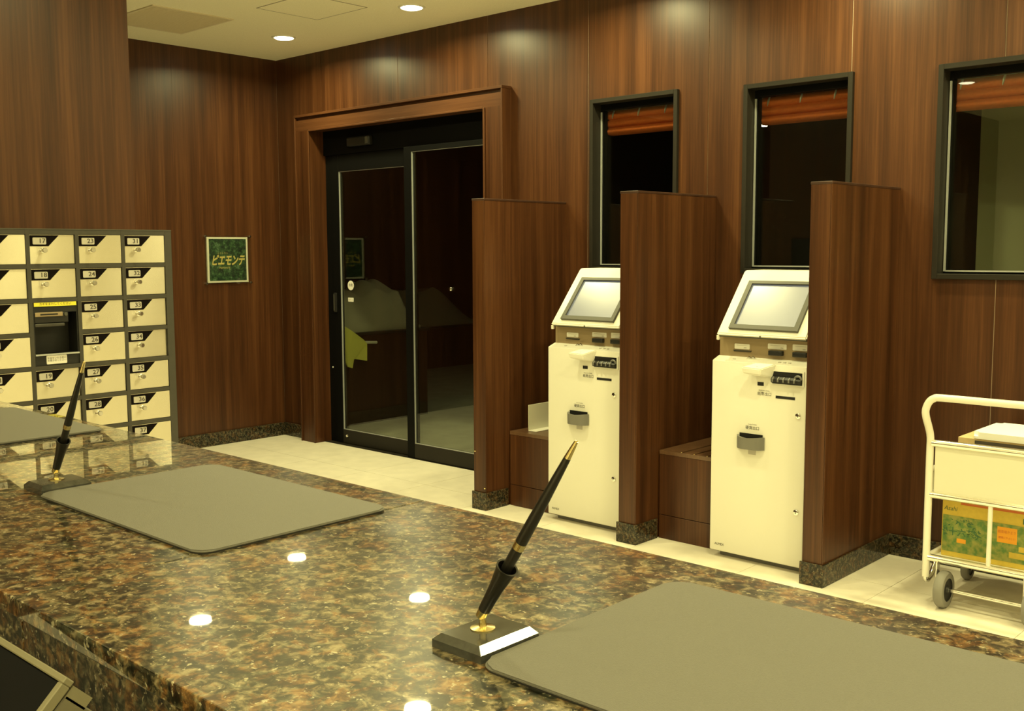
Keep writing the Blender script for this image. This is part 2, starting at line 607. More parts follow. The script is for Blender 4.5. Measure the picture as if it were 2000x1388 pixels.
# ------------------------------------------------------------------ walls
wins = [(3.142, 3.750, 1.352, 2.344), (4.158, 4.752, 1.350, 2.322), (5.160, 5.80, 1.336, 2.305)]
DOOR = (0.47, 2.36, -0.2, 2.385)
holes = [DOOR] + wins
wall_back = struct(empty('wall_back', (0, 0, 0)), 'long dark walnut panelled wall with door and windows')
bm = new()
for a, b, p, q in rects_minus(-0.12, 9.6, -0.12, H, holes):
    box(bm, a, b, 0.0025, 0.12, p, q)
ob('wall_core', bm, M['seam'], wall_back)
seams = [0.0, 0.565, 1.435, 2.30, 3.115, 3.935, 4.735, 5.44, 6.25, 7.06, 7.87, 8.68, 9.5]
for a, b in zip(seams, seams[1:]):
    bm = new()
    for r in rects_minus(a+0.0016, b-0.0016, 0.0, H, holes):
        box(bm, r[0], r[1], 0.0, 0.0025, r[2], r[3])
    ob('panel', bm, M['wood'], wall_back)

wall_left = struct(empty('wall_left', (0, 0, 0)), 'dark walnut end wall carrying the small green sign')
bm = new(); box(bm, -0.12, -0.012, -8.1, 0.012, -0.12, H)
ob('wall_core', bm, M['seam'], wall_left)
for a, b in ((-0.9, 0.0), (-1.8, -0.9), (-2.7, -1.8), (-3.6, -2.7), (-8.0, -3.6)):
    bm = new(); box(bm, -0.012, 0.0, a+0.0004, b-0.0004, 0.0, H)
    ob('panel', bm, M['wood'], wall_left)

wall_near = struct(empty('wall_corner', (0, 0, 0)), 'walnut veneered pier standing behind the number lockers')
bm = new(); box(bm, 2.3, 2.738, -8.0, -2.672, 0, H)
ob('wall_core', bm, M['wood'], wall_near)
for a, b in ((-4.4, -2.66), (-6.2, -4.4), (-8.0, -6.2)):
    bm = new(); box(bm, 2.738, 2.75, a+0.0006, b-0.0006, 0.0, H)
    ob('panel', bm, M['wood'], wall_near)
bm = new(); box(bm, 2.3, 2.7385, -2.672, -2.66, 0.0, H)
ob('panel', bm, M['wood'], wall_near)

bm = new(); box(bm, 9.5, 9.62, -8.1, 0.012, -0.12, H)
struct(ob('wall_right', bm, M['plain_wall']), 'beige side wall behind the right of the frame')
bm = new(); box(bm, -0.12, 9.62, -8.12, -8.0, -0.12, H)
struct(ob('wall_front', bm, M['plain_wall']), 'beige wall behind the camera')

# skirtings of granite
def skirt(name, x0, x1, y0, y1, parent=None, h=0.102):
    bm = new()
    box(bm, x0, x1, y0, y1, 0.0, h, 0.0025, 1)
    o = ob(name, bm, M['granite_skirt'], parent)
    return o
struct(skirt('baseboard_left', 0.0, 0.018, -2.66, 0.0), 'brown granite skirting along the end wall')
struct(skirt('baseboard_back', 0.018, 0.325, -0.018, 0.0), 'short brown granite skirting between corner and door casing')
struct(skirt('baseboard_back.001', 2.505, 2.86, -0.018, 0.0), 'brown granite skirting right of the door casing')
struct(skirt('baseboard_back.002', 4.998, 9.5, -0.018, 0.0), 'brown granite skirting behind the trolley')
struct(skirt('baseboard_right', 9.482, 9.5, -8.0, -0.018), 'granite skirting on the right wall')

# ------------------------------------------------------------------ vestibule and dark rooms behind the wall
def shell(name, x0, x1, y0, y1, z0, z1, m, label):
    bm_ = new(); box(bm_, x0, x1, y0, y1, z0, z1)
    return struct(ob(name, bm_, M[m]), label)
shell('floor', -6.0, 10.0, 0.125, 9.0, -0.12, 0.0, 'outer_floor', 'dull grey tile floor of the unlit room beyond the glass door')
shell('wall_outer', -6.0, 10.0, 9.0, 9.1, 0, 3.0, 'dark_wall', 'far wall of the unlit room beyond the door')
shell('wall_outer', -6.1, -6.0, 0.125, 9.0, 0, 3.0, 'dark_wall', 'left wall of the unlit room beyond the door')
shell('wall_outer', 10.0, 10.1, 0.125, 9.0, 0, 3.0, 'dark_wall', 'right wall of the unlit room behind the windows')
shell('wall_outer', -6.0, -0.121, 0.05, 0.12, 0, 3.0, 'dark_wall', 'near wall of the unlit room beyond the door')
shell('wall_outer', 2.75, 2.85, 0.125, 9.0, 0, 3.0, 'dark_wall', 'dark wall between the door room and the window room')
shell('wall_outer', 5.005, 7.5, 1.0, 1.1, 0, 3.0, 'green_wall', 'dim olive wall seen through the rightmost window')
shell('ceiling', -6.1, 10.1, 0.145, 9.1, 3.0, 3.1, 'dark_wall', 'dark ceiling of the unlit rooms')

# ------------------------------------------------------------------ door
door = struct(empty('door_1', (0, 0, 0)), 'black framed glass double sliding door in a walnut casing')
cas = empty('casing', (0, 0, 0)); cas.parent = door
def casing_piece(name, prof_fn, m):
    o = prof_fn(); return o
# left jamb, right jamb, head with bead and groove
bm = new(); box(bm, 0.345, 0.505, -0.075, 0.125, 0.0, 2.37)
ob('jamb', bm, M['wood'], cas)
bm = new(); box(bm, 2.335, 2.490, -0.075, 0.125, 0.0, 2.37)
ob('jamb', bm, M['wood'], cas)
bm = new(); box(bm, 0.345, 2.490, -0.075, 0.125, 2.37, 2.452)
box(bm, 0.345, 2.490, -0.060, 0.011, 2.452, 2.474)
ob('head', bm, M['wood_h'], cas)
bm = new(); box(bm, 0.333, 2.502, -0.086, 0.0, 2.474, 2.492, 0.002, 1)
ob('crown_bead', bm, M['wood_h'], cas)
for x0, x1 in ((0.333, 0.345), (2.490, 2.502)):
    bm = new(); box(bm, x0, x1, -0.086, 0.0, 0.0, 2.474, 0.002, 1)
    ob('side_bead', bm, M['wood'], cas)
for x0, x1 in ((0.493, 0.509), (2.331, 2.347)):
    bm = new(); box(bm, x0, x1, -0.084, -0.075, 0.0, 2.37, 0.002, 1)
    ob('inner_bead', bm, M['wood'], cas)
bm = new(); box(bm, 0.509, 2.331, -0.084, -0.075, 2.362, 2.376, 0.002, 1)
ob('inner_bead', bm, M['wood_h'], cas)
# transom and black side post
bm = new(); box(bm, 0.505, 2.335, 0.055, 0.125, 2.19, 2.37)
ob('transom', bm, M['black'], door)
bm = new(); box(bm, 0.505, 0.585, 0.075, 0.125, 0.0, 2.19)
ob('side_post', bm, M['black'], door)
bm = new(); box(bm, 0.505, 2.335, 0.012, 0.125, -0.004, 0.0015)
ob('threshold', bm, M['bronze'], door)

def leaf(name, x0, x1, y, z0, z1, ls, rs, br, tr):
    """sliding leaf: stiles, rails, glass with bright beads"""
    e = empty(name, (0, 0, 0)); e.parent = door
    t = 0.036
    gx0, gx1, gz0, gz1 = x0+ls, x1-rs, z0+br, z1-tr
    bm = new(); box(bm, x0, gx0, y, y+t, z0, z1, 0.002, 1); ob('stile', bm, M['black'], e)
    bm = new(); box(bm, gx1, x1, y, y+t, z0, z1, 0.002, 1); ob('stile', bm, M['black'], e)
    bm = new(); box(bm, gx0, gx1, y, y+t, z0, gz0, 0.002, 1); ob('bottom_rail', bm, M['bronze'], e)
    bm = new(); box(bm, gx0, gx1, y, y+t, gz1, z1, 0.002, 1); ob('top_rail', bm, M['black'], e)
    bm = new(); box(bm, gx0-0.004, gx1+0.004, y+0.014, y+0.020, gz0-0.004, gz1+0.004); ob('pane', bm, M['glass'], e)
    b = 0.0058
    for (a0, a1, c0, c1) in ((gx0, gx0+b, gz0, gz1), (gx1-b, gx1, gz0, gz1), (gx0+b, gx1-b, gz0, gz0+b*0.8), (gx0+b, gx1-b, gz1-b*0.5, gz1)):
        bm = new(); box(bm, a0, a1, y+0.004, y+0.0139, c0, c1); ob('bead', bm, M['alu'], e)
    return e
lf1 = leaf('door_leaf', 0.585, 1.505, 0.066, 0.004, 2.19, 0.082, 0.05, 0.105, 0.125)
lf2 = leaf('door_leaf', 1.455, 2.335, 0.024, 0.004, 2.19, 0.075, 0.07, 0.105, 0.035)
# pull plate on the left stile, lock cylinder, floor guide, sensor, stickers
bm = new(); box(bm, 0.600, 0.626, 0.050, 0.066, 1.01, 1.155, 0.003, 2)
ob('pull_plate', bm, M['dark_plastic'], lf1)
bm = new(); box(bm, 0.603, 0.612, 0.047, 0.0495, 1.02, 1.145); ob('pull_grip', bm, M['bezel'], lf1)
bm = new(); lathe(bm, [(0.013, 0), (0.013, 0.008), (0.009, 0.012), (0.0, 0.012)], (0.722, 0.0655, 0.064), (0, -1, 0), 16)
ob('lock_cylinder', bm, M['chrome'], lf1, smooth=True)
bm = new(); lathe(bm, [(0.006, 0), (0.006, 0.004), (0, 0.006)], (0.545, 0.075, 0.58), (0, -1, 0), 12)
ob('screw_cap', bm, M['sticker'], door, smooth=True)
bm = new(); lathe(bm, [(0.0125, 0), (0.0125, 0.006), (0.007, 0.01), (0, 0.01)], (1.905, 0.0375, 1.215), (0, -1, 0), 16)
ob('glass_dot', bm, M['chrome'], lf2, smooth=True)  # small chrome disc put in for a bright dot on the pane
bm = new(); box(bm, 0.835, 1.095, 0.012, 0.055, 2.235, 2.300, 0.012, 3)
sensor = ob('sensor', bm, M['dark_plastic'], door, smooth=True)
bm = new(); box(bm, 1.055, 1.085, 0.008, 0.0121, 2.243, 2.292, 0.0015, 1); ob('sensor_eye', bm, M['bezel'], sensor)
bm = new(); lathe(bm, [(0.036, 0), (0.036, 0.0012)], (0.775, 0.0798, 1.214), (0, -1, 0), 28)
st = ob('round_sticker', bm, M['sticker'], lf1)
text('sticker_mark', '自動', 0.026, M['print'], (0.775, 0.0783, 1.216), lf1)
bm = new(); box(bm, 0.742, 0.805, 0.0785, 0.0798, 1.092, 1.122)
ob('small_sticker', bm, M['sticker'], lf1)
text('sticker_mark', 'ﾛｯｸ ⊃', 0.020, M['print'], (0.774, 0.0780, 1.107), lf1)

# things standing beyond the glass ---------------------------------
tb = tag(empty('display_counter', (-0.3, 0.35, 0)), 'low dark counter in the unlit room behind the left door leaf', 'counter')
bm = new(); box(bm, -0.62, 0.38, 0.0, 1.14, 0.0, 0.76, 0.004, 1); ob('carcass', bm, M['wood_dark'], tb)
bm = new(); box(bm, -0.64, 0.40, -0.02, 1.16, 0.76, 0.785, 0.004, 1); ob('worktop', bm, M['desk'], tb)
tb2 = tag(empty('display_counter', (-3.0, 3.2, 0)), 'long dark counter farther back behind the right door leaf', 'counter')
bm = new(); box(bm, -0.6, 0.45, -1.2, 4.6, 0.0, 0.50, 0.004, 1); ob('carcass', bm, M['wood_dark'], tb2)
bm = new(); box(bm, -0.62, 0.47, -1.22, 4.62, 0.50, 0.525, 0.004, 1); ob('worktop', bm, M['desk'], tb2)

def drape(name, x0, x1, y0, y1, z, hfun, label, nx=24, ny=24):
    bm = new()
    g = []
    for i in range(nx+1):
        row = []
        for j in range(ny+1):
            u, v = i/nx, j/ny
            row.append(bm.verts.new((x0+(x1-x0)*u, y0+(y1-y0)*v, hfun(u, v))))
        g.append(row)
    for i in range(nx):
        for j in range(ny):
            bm.faces.new((g[i][j], g[i+1][j], g[i+1][j+1], g[i][j+1]))
    # skirt down to the counter and a bottom so that the sheet is a closed heap
    r = bmesh.ops.extrude_edge_only(bm, edges=[e for e in bm.edges if e.is_boundary])
    for v in [q for q in r['geom'] if isinstance(q, bmesh.types.BMVert)]:
        v.co.z = 0.0
    bmesh.ops.holes_fill(bm, edges=[e for e in bm.edges if e.is_boundary])
    o = ob(name, bm, M['sheet'], None, (0, 0, z), smooth=True, angle=60)
    return tag(o, label, 'sheet')
def h1(u, v):
    e = min(1, 6*u)*min(1, 6*(1-u))*min(1, 7*v)*min(1, 7*(1-v))
    return 0.02 + e*(0.16+0.26*v + 0.05*math.sin(9*u+4*v) + 0.03*math.sin(22*v))
def h2(u, v):
    e = min(1, 5*u)*min(1, 5*(1-u))*min(1, 5*v)*min(1, 3.0*(1-v))
    return 0.02 + e*(0.46 + 0.05*math.sin(7*v+2*u) + 0.02*math.sin(19*v))
drape('dust_sheet', -0.85, 0.05, 0.40, 1.44, 0.785, h1, 'pale sheet heaped over goods on the nearer dark counter')
drape('dust_sheet', -3.5, -2.60, 2.9, 4.9, 0.525, h2, 'pale sheet over a rounded heap on the farther dark counter')
# yellow cloth hung on a white rod
rail = tag(empty('towel_rod', (0.08, 0.50, 0.715)), 'short white rod on the counter front behind the glass door', 'rod')
bm = new(); tube(bm, [(0, 0, 0), (0.045, 0.0, 0), (0.05, 0.05, 0), (0.05, 0.36, -0.02)], 0.012, 8)
ob('rod', bm, M['sticker'], rail, smooth=True)
bm = new(); lathe(bm, [(0.022, 0), (0.022, 0.006), (0, 0.006)], (0.0, 0, 0), (1, 0, 0), 14); ob('rod_plate', bm, M['sticker'], rail, smooth=True)
bm = new()
front = [(0.00, 0.14), (0.08, 0.09), (0.205, 0.015), (0.235, -0.02), (0.225, -0.165), (0.10, -0.14), (0.075, -0.215), (0.02, -0.20), (0.00, -0.12)]
vs = []
for k, off in ((0, 0.0), (1, 0.012)):
    vs.append([bm.verts.new((0.144 + off + 0.010*math.sin(i*2.1), 0.50+y, 0.715+z)) for i, (y, z) in enumerate(front)])
bm.faces.new(vs[0]); bm.faces.new(vs[1][::-1])
for i in range(len(front)):
    j = (i+1) % len(front)
    bm.faces.new((vs[0][i], vs[0][j], vs[1][j], vs[1][i]))
tag(ob('cleaning_cloth', bm, M['yellow_cloth']), 'crumpled yellow cloth hanging behind the left door glass', 'cloth')

# ------------------------------------------------------------------ windows with blinds
for i, (x0, x1, z0, z1) in enumerate(wins):
    w = struct(empty('window_%d' % (i+1), (0, 0, 0)), 'dark framed interior window number %d from the door' % (i+1))
    fw = 0.024
    for (a0, a1, c0, c1) in ((x0, x0+fw, z0, z1), (x1-fw, x1, z0, z1), (x0+fw, x1-fw, z0, z0+fw), (x0+fw, x1-fw, z1-fw, z1)):
        bm = new(); box(bm, a0, a1, -0.022, 0.12, c0, c1, 0.0015, 1)
        ob('frame_bar', bm, M['bronze'], w)
    # inner sash a step back
    s = 0.017
    ix0, ix1, iz0, iz1 = x0+fw, x1-fw, z0+fw, z1-fw
    for (a0, a1, c0, c1) in ((ix0, ix0+s, iz0, iz1), (ix1-s, ix1, iz0, iz1), (ix0+s, ix1-s, iz0, iz0+s*0.6), (ix0+s, ix1-s, iz1-s*2.0, iz1)):
        bm = new(); box(bm, a0, a1, 0.058, 0.10, c0, c1)
        ob('sash_bar', bm, M['black'], w)
    gx0, gx1, gz0, gz1 = ix0+s-0.012, ix1-s, iz0+s*0.6, iz1-s*2.0
    bm = new(); box(bm, gx0, gx1, 0.066, 0.072, gz0, gz1); ob('pane', bm, M['glass'], w)
    b = 0.0085
    for (a0, a1, c0, c1) in ((ix0+s*0.2, ix0+s*0.2+b, gz0, gz1-0.01), (ix0+s*0.2+b, ix1-s, gz0-0.001, gz0+b*0.7)):
        bm = new(); box(bm, a0, a1, 0.050, 0.0579, c0, c1); ob('bead', bm, M['alu'], w)
    # roman blind in the room behind
    bl = tag(empty('roman_blind', (0, 0.14, 0)), ['raised rust coloured roman blind behind the narrow window nearest the door',
             'raised rust coloured roman blind behind the window above the nearer kiosk',
             'raised rust coloured roman blind behind the rightmost window above the trolley'][i], 'blind', 'roman blinds behind the windows')
    bx0, bx1 = x0 + (0.028 if i < 2 else 0.012), x1+0.12
    zb, zt = z1-0.195, z1-0.055
    bm = new(); box(bm, bx0-0.02, bx1, 0.0, 0.03, zt, zt+0.022, 0.002, 1); ob('head_rail', bm, M['alu'], bl)
    bm = new()
    pts = []
    n = 36
    for k in range(n+1):
        t = k/n
        z = zt - t*(zt-zb)
        y = -0.012 - 0.034*abs(math.sin(math.pi*3*t**1.1))**0.7*(0.45+0.55*t)
        pts.append((y, z))
    pts += [(0.03, zb), (0.03, zt)]
    prism(bm, pts, 'x', bx0, bx1)
    ob('fabric', bm, M['blind'], bl, smooth=True, angle=50)
    for cx in (bx0+0.05, bx0+0.235, bx0+0.42):
        bm = new()
        tube(bm, [(cx, -0.022, zt+0.010), (cx-0.004, -0.034, zt-0.025), (cx-0.008, -0.036, zt-0.048)], [0.0045, 0.006, 0.002], 6)
        ob('cord_clip', bm, M['alu'], bl, smooth=True)

# small glowing block on an added cord, for a bright spot under the middle blind
pl = tag(empty('glow_spot', (3.9330, 0.6, 2.1900)), 'tiny white glowing block standing for a bright spot under the middle blind', 'lamp')
bm = new(); tube(bm, [(0, 0, 0.02), (0, 0, 0.8100)], 0.003, 6); ob('cord', bm, M['black'], pl)
bm = new(); box(bm, -0.015, 0.015, -0.012, 0.012, -0.012, 0.012, 0.004, 2); ob('glow_block', bm, M['lens'], pl, smooth=True)
bm = new(); lathe(bm, [(0.005, 0.012), (0.010, 0.013), (0.006, 0.022), (0, 0.022)], (0, 0, 0), (0, 0, 1), 10); ob('cap', bm, M['black'], pl, smooth=True)

# ------------------------------------------------------------------ downlights and vent
ring_bm = new()
lathe(ring_bm, [(0.066, -0.001), (0.066, -0.006), (0.074, -0.008), (0.082, -0.006), (0.084, 0.0), (0.066, 0.0)], (0, 0, 0), (0, 0, 1), 28)
first = empty('downlight', (0, 0, H))
tag(first, 'x', 'lamp', 'round ceiling downlights')
ob('trim_ring', ring_bm, M['white_trim'], first, smooth=True)
bm = new(); lathe(bm, [(0.0655, -0.0005), (0.064, -0.008), (0.050, -0.0135), (0.0, -0.0155)], (0, 0, 0), (0, 0, 1), 28)
ob('lens', bm, M['lens'], first, smooth=True)
names = {(3.525, -4.76): 'round ceiling downlight mirrored in the rightmost window pane',
         (1.45, -1.66): 'round ceiling downlight mirrored in the counter left of the other lamp glints',
         (3.34, -1.60): 'round ceiling downlight mirrored at the bottom edge of the counter',
         (0.805, -0.49): 'glowing round ceiling downlight nearest the wall corner above the door',
         (2.13, -0.49): 'glowing round ceiling downlight at the top edge right of the ceiling hatch'}
for i, (x, y) in enumerate(LAMPS):
    d = first if i == 0 else copy_tree(first)
    d.location = (x, y, H)
    d['label'] = names.get((x, y), 'unseen round ceiling downlight')
    if i == 0:
        lo = bpy.data.objects.new('glow', light_data)
        COL.objects.link(lo)
        lo.location = (0, 0, -0.017)
        lo.parent = d

d = copy_tree(first)  # extra unseen lamp, added so the sheets and floor beyond the glass show
d.location = (1.2, 2.6, 3.0)
d['label'] = 'unseen weak downlight added to brighten the room beyond the glass door'
night = light_data.copy(); night.energy = 5.0
for ch in d.children:
    if ch.type == 'LIGHT':
        ch.data = night
vent = tag(empty('air_vent', (0.74, -1.33, H)), 'greyish square return air grille in the ceiling by the pier', 'vent')
bm = new()
for a in ((-0.32, 0.32, -0.28, -0.262), (-0.32, 0.32, 0.262, 0.28), (-0.32, -0.302, -0.262, 0.262), (0.302, 0.32, -0.262, 0.262)):
    box(bm, *a, -0.007, 0.0)
ob('frame', bm, M['vent'], vent)
bm = new(); box(bm, -0.302, 0.302, -0.262, 0.262, -0.002, 0.0); ob('backing', bm, M['vent_dark'], vent)
bm = new()
for k in range(34):
    x = -0.298 + k*0.0178
    box(bm, x, x+0.008, -0.262, 0.262, -0.0065, -0.002)
o = ob('slat', bm, M['vent'], vent); o['kind'] = 'stuff'

# ------------------------------------------------------------------ wall sign
sg = tag(empty('wall_sign', (0.0, -0.4895, 1.41)), 'square green forest picture sign with yellow lettering on the dark end wall', 'sign')
bm = new(); box(bm, 0.020, 0.025, -0.2025, 0.2025, -0.185, 0.185, 0.001, 1); ob('acrylic_plate', bm, M['acrylic'], sg)
bm = new(); box(bm, 0.0, 0.0135, -0.176, 0.176, -0.172, 0.170); ob('white_border', bm, M['sign_border'], sg)
bm = new(); box(bm, 0.0135, 0.0150, -0.160, 0.160, -0.158, 0.156); ob('forest_picture', bm, M['forest'], sg)
text('lettering', 'ピエモンテ', 0.088, M['sign_gold'], (0.0158, -0.004, -0.010), sg, face='+x', shear=0.35, sx=0.655, bold=0.0030)
text('lettering', 'PIEMONTE', 0.020, M['sign_gold'], (0.0158, -0.03, -0.062), sg, face='+x', sx=1.0)
text('lettering', 'レストラン', 0.018, M['sign_gold'], (0.0158, -0.045, 0.048), sg, face='+x', sx=1.0)
for y in (-0.193, 0.193):
    for z in (-0.176, 0.176):
        bm = new(); lathe(bm, [(0.006, 0.0), (0.006, 0.022), (0.009, 0.022), (0.009, 0.028), (0.0, 0.030)], (0, y, z), (1, 0, 0), 14)
        ob('standoff', bm, M['chrome'], sg, smooth=True)

# ------------------------------------------------------------------ lockers
XL = 3.31
lk = tag(empty('locker_bank', (XL, -3.168, 0)), 'bank of small numbered metal lockers in a dark frame by the counter end', 'locker')
Y0, Y1, ZT, ZB = -0.372, 0.356, 1.556, 0.566
cw, rh = 0.1745, 0.1195
dw, dh = 0.159, 0.103
colL = [Y0+0.013 + cw*k + 0.003 for k in range(4)]
ztop = [1.538 - rh*k for k in range(8)]
bm = new()
box(bm, -0.46, -0.080, Y0, Y1, ZB, ZT)
hole_ = (colL[1]-0.0005, colL[1]+dw+0.0005, ztop[2]-rh-dh-0.0005, ztop[2]+0.0005)
for a_, b_, p_, q_ in rects_minus(Y0, Y1, ZB, ZT, [hole_]):
    box(bm, -0.080, -0.016, a_, b_, p_, q_)
ob('carcass', bm, M['locker_frame'], lk)
bm = new()
# face frame: uprights and rails standing proud of the doors
ups = [Y0] + [c - (cw-dw)/2 - 0.0 for c in colL[1:]] + [Y1]
box(bm, -0.016, 0.004, Y0, colL[0]-0.001, ZB, ZT)
box(bm, -0.016, 0.004, colL[3]+dw+0.001, Y1, ZB, ZT)
for k in range(3):
    box(bm, -0.016, 0.004, colL[k]+dw+0.001, colL[k+1]-0.001, ZB, ZT)
box(bm, -0.016, 0.0035, Y0+0.001, Y1-0.001, ztop[0]+0.001, ZT)
for c in range(4):
    for r in range(8):
        if c == 1 and r == 2:
            continue
        lo = ZB if r == 7 else ztop[r+1]+0.001
        box(bm, -0.016, 0.0035, colL[c]-0.001, colL[c]+dw+0.001, lo, ztop[r]-dh-0.001)
ob('face_frame', bm, M['locker_frame'], lk)
bm = new(); box(bm, -0.46, 0.005, Y0-0.001, Y1+0.001, ZT, ZT+0.003); ob('top_trim', bm, M['bezel'], lk)
# door pieces, shared meshes
def me_of(bm, name, m, smooth=False):
    o = ob(name, bm, m, None, smooth=smooth); me = o.data; bpy.data.objects.remove(o); return me
bm = new(); box(bm, -0.014, 0.0, 0.0, dw, -dh, 0.0, 0.0008, 1); ME_door = me_of(bm, 'door', M['brushed'])
bm = new(); prism(bm, [(0.0015, -0.0025), (0.104, -0.0025), (0.066, -0.0405), (0.0015, -0.0405)], 'x', 0.0, 0.0012); ME_lab = me_of(bm, 'label_plate', M['locker_black'])
bm = new(); prism(bm, rrect(0.011, 0.058, -0.0345, -0.0105, 0.003, 3), 'x', 0.0012, 0.0020); ME_tag = me_of(bm, 'number_tag', M['tag'])
bm = new(); lathe(bm, [(0.0085, 0), (0.0085, 0.004), (0.0065, 0.005), (0.0065, 0.018), (0.0085, 0.020), (0.0085, 0.026), (0.007, 0.028), (0, 0.028)], (0, 0.043, -0.0545), (1, 0, 0), 16)
ME_knob = me_of(bm, 'knob', M['chrome'], True)
nums = [list(range(9, 17)), [17, 18, None, None, 19, 20, 21, 22], list(range(23, 31)), list(range(31, 39))]
for c in range(4):
    for r in range(8):
        n = nums[c][r]
        if n is None:
            continue
        d = mesh_ob('door', ME_door, lk, (0.0, colL[c], ztop[r]))
        a = random.uniform(-0.06, 0.06)
        d.rotation_euler = (0, random.uniform(-0.003, 0.003), a*0.5)
        mesh_ob('label_plate', ME_lab, d)
        mesh_ob('number_tag', ME_tag, d)
        mesh_ob('number', text_mesh(str(n), 0.0225, M['tag_ink'], '+x', align='CENTER', sx=1.12, bold=0.0004), d, (0.0024, 0.0435, -0.0225))
        mesh_ob('knob', ME_knob, d)
# key-pad unit in the second column
uy, uz = colL[1], ztop[2]
un_ = empty('payment_unit', (0, uy, uz)); un_.parent = lk
hgt = rh+dh
bm = new()
box(bm, -0.075, -0.070, 0.0, dw, -hgt, 0.0)
box(bm, -0.070, 0.0, 0.0, 0.004, -hgt, 0.0); box(bm, -0.070, 0.0, dw-0.004, dw, -hgt, 0.0)
box(bm, -0.070, 0.0, 0.004, dw-0.004, -0.035, -0.0); box(bm, -0.070, -0.001, 0.004, dw-0.004, -hgt, -0.184)
ob('recess', bm, M['void'], un_)
bm = new(); box(bm, 0.0005, 0.003, 0.004, dw-0.004, -0.013, 0.002); ob('instruction_strip', bm, M['yellow_tape'], un_)
text('strip_lettering', 'カギをまわしてください', 0.0105, M['print'], (0.0034, dw/2, -0.0055), un_, face='+x', sx=1.0)
bm = new(); box(bm, -0.070, 0.002, 0.004, 0.125, -0.072, -0.036, 0.002, 1); ob('reader_body', bm, M['dark_plastic'], un_)
bm = new(); box(bm, 0.002, 0.0045, 0.006, 0.104, -0.049, -0.034, 0.001, 1); ob('slot_plate', bm, M['taupe'], un_)
bm = new(); box(bm, 0.0045, 0.0052, 0.024, 0.086, -0.044, -0.039); ob('slot', bm, M['void'], un_)
bm = new(); lathe(bm, [(0.006, 0), (0.006, 0.004), (0, 0.005)], (0.002, 0.115, -0.0435), (1, 0, 0), 12); ob('key_switch', bm, M['bezel'], un_, smooth=True)
bm = new(); box(bm, -0.070, 0.0045, 0.004, 0.11, -0.085, -0.074, 0.002, 1); ob('lower_ledge', bm, M['locker_frame'], un_)
bm = new(); box(bm, -0.001, 0.0065, 0.001, dw-0.001, -0.187, -0.1815); ob('silver_lip', bm, M['alu'], un_)
bm = new(); prism(bm, rrect(0.040, 0.113, -0.219, -0.1885, 0.003, 3), 'x', -0.001, 0.0012); ob('notice', bm, M['sticker'], un_)
text('notice_lettering', 'お金をいれる前に\nお確かめください', 0.0085, M['print'], (0.0016, 0.0765, -0.2025), un_, face='+x')
# plinth
bm = new(); box(bm, -0.45, -0.02, Y0, Y1, 0.0, ZB, 0.003, 1); ob('plinth', bm, M['wood_dark'], lk)

# ------------------------------------------------------------------ partitions between kiosks
PY, PH = -0.707, 1.762
parts = [(2.856, 2.948, 'walnut partition panel nearest the glass door, left of the farther kiosk'),
         (3.890, 3.992, 'walnut partition panel standing between the two cream kiosks'),
         (4.903, 4.995, 'walnut partition panel right of the nearer kiosk, beside the trolley')]
for i, (x0, x1, lab) in enumerate(parts):
    p = tag(empty('booth_partition', (x0, 0, 0)), lab, 'partition', 'walnut booth partitions')
    w = x1-x0
    bm = new(); box(bm, 0.0, w-0.004, PY+0.004, -0.001, 0.0, PH-0.012); ob('core', bm, M['wood_dark'], p)
    bm = new(); box(bm, 0.0, w-0.005, PY, PY+0.004, 0.0, PH-0.012, 0.0008, 1); ob('front_panel', bm, M['wood'], p)
    bm = new(); box(bm, w-0.004, w, PY+0.0008, -0.001, 0.0, PH-0.012, 0.0006, 1); ob('side_panel', bm, M['wood'], p)
    bm = new(); box(bm, -0.004, 0.0, PY+0.0008, -0.001, 0.0, PH-0.012, 0.0006, 1); ob('side_panel', bm, M['wood'], p)
    bm = new(); box(bm, -0.006, w+0.002, PY-0.002, -0.001, PH-0.012, PH, 0.002, 1); ob('cap', bm, M['wood_dark'], p)
    bm = new()
    box(bm, -0.012, w+0.008, PY-0.010, PY-0.0005, 0.0, 0.102, 0.0015, 1)
    ob('skirting', bm, M['granite_skirt'], p)
    back = -0.528 if i < 2 else -0.019
    bm = new(); box(bm, w+0.0002, w+0.009, PY-0.0005, back, 0.0, 0.102, 0.0015, 1)
    ob('skirting', bm, M['granite_skirt'], p)
    if i == 0:
        for (ux, z) in ((0.002, 0.335), (0.078, 0.128)):
            bm = new(); lathe(bm, [(0.006, 0), (0.006, 0.003), (0, 0.006)], (ux+0.006, PY, z), (0, -1, 0), 12)
            ob('brass_stud', bm, M['brass'], p, smooth=True)

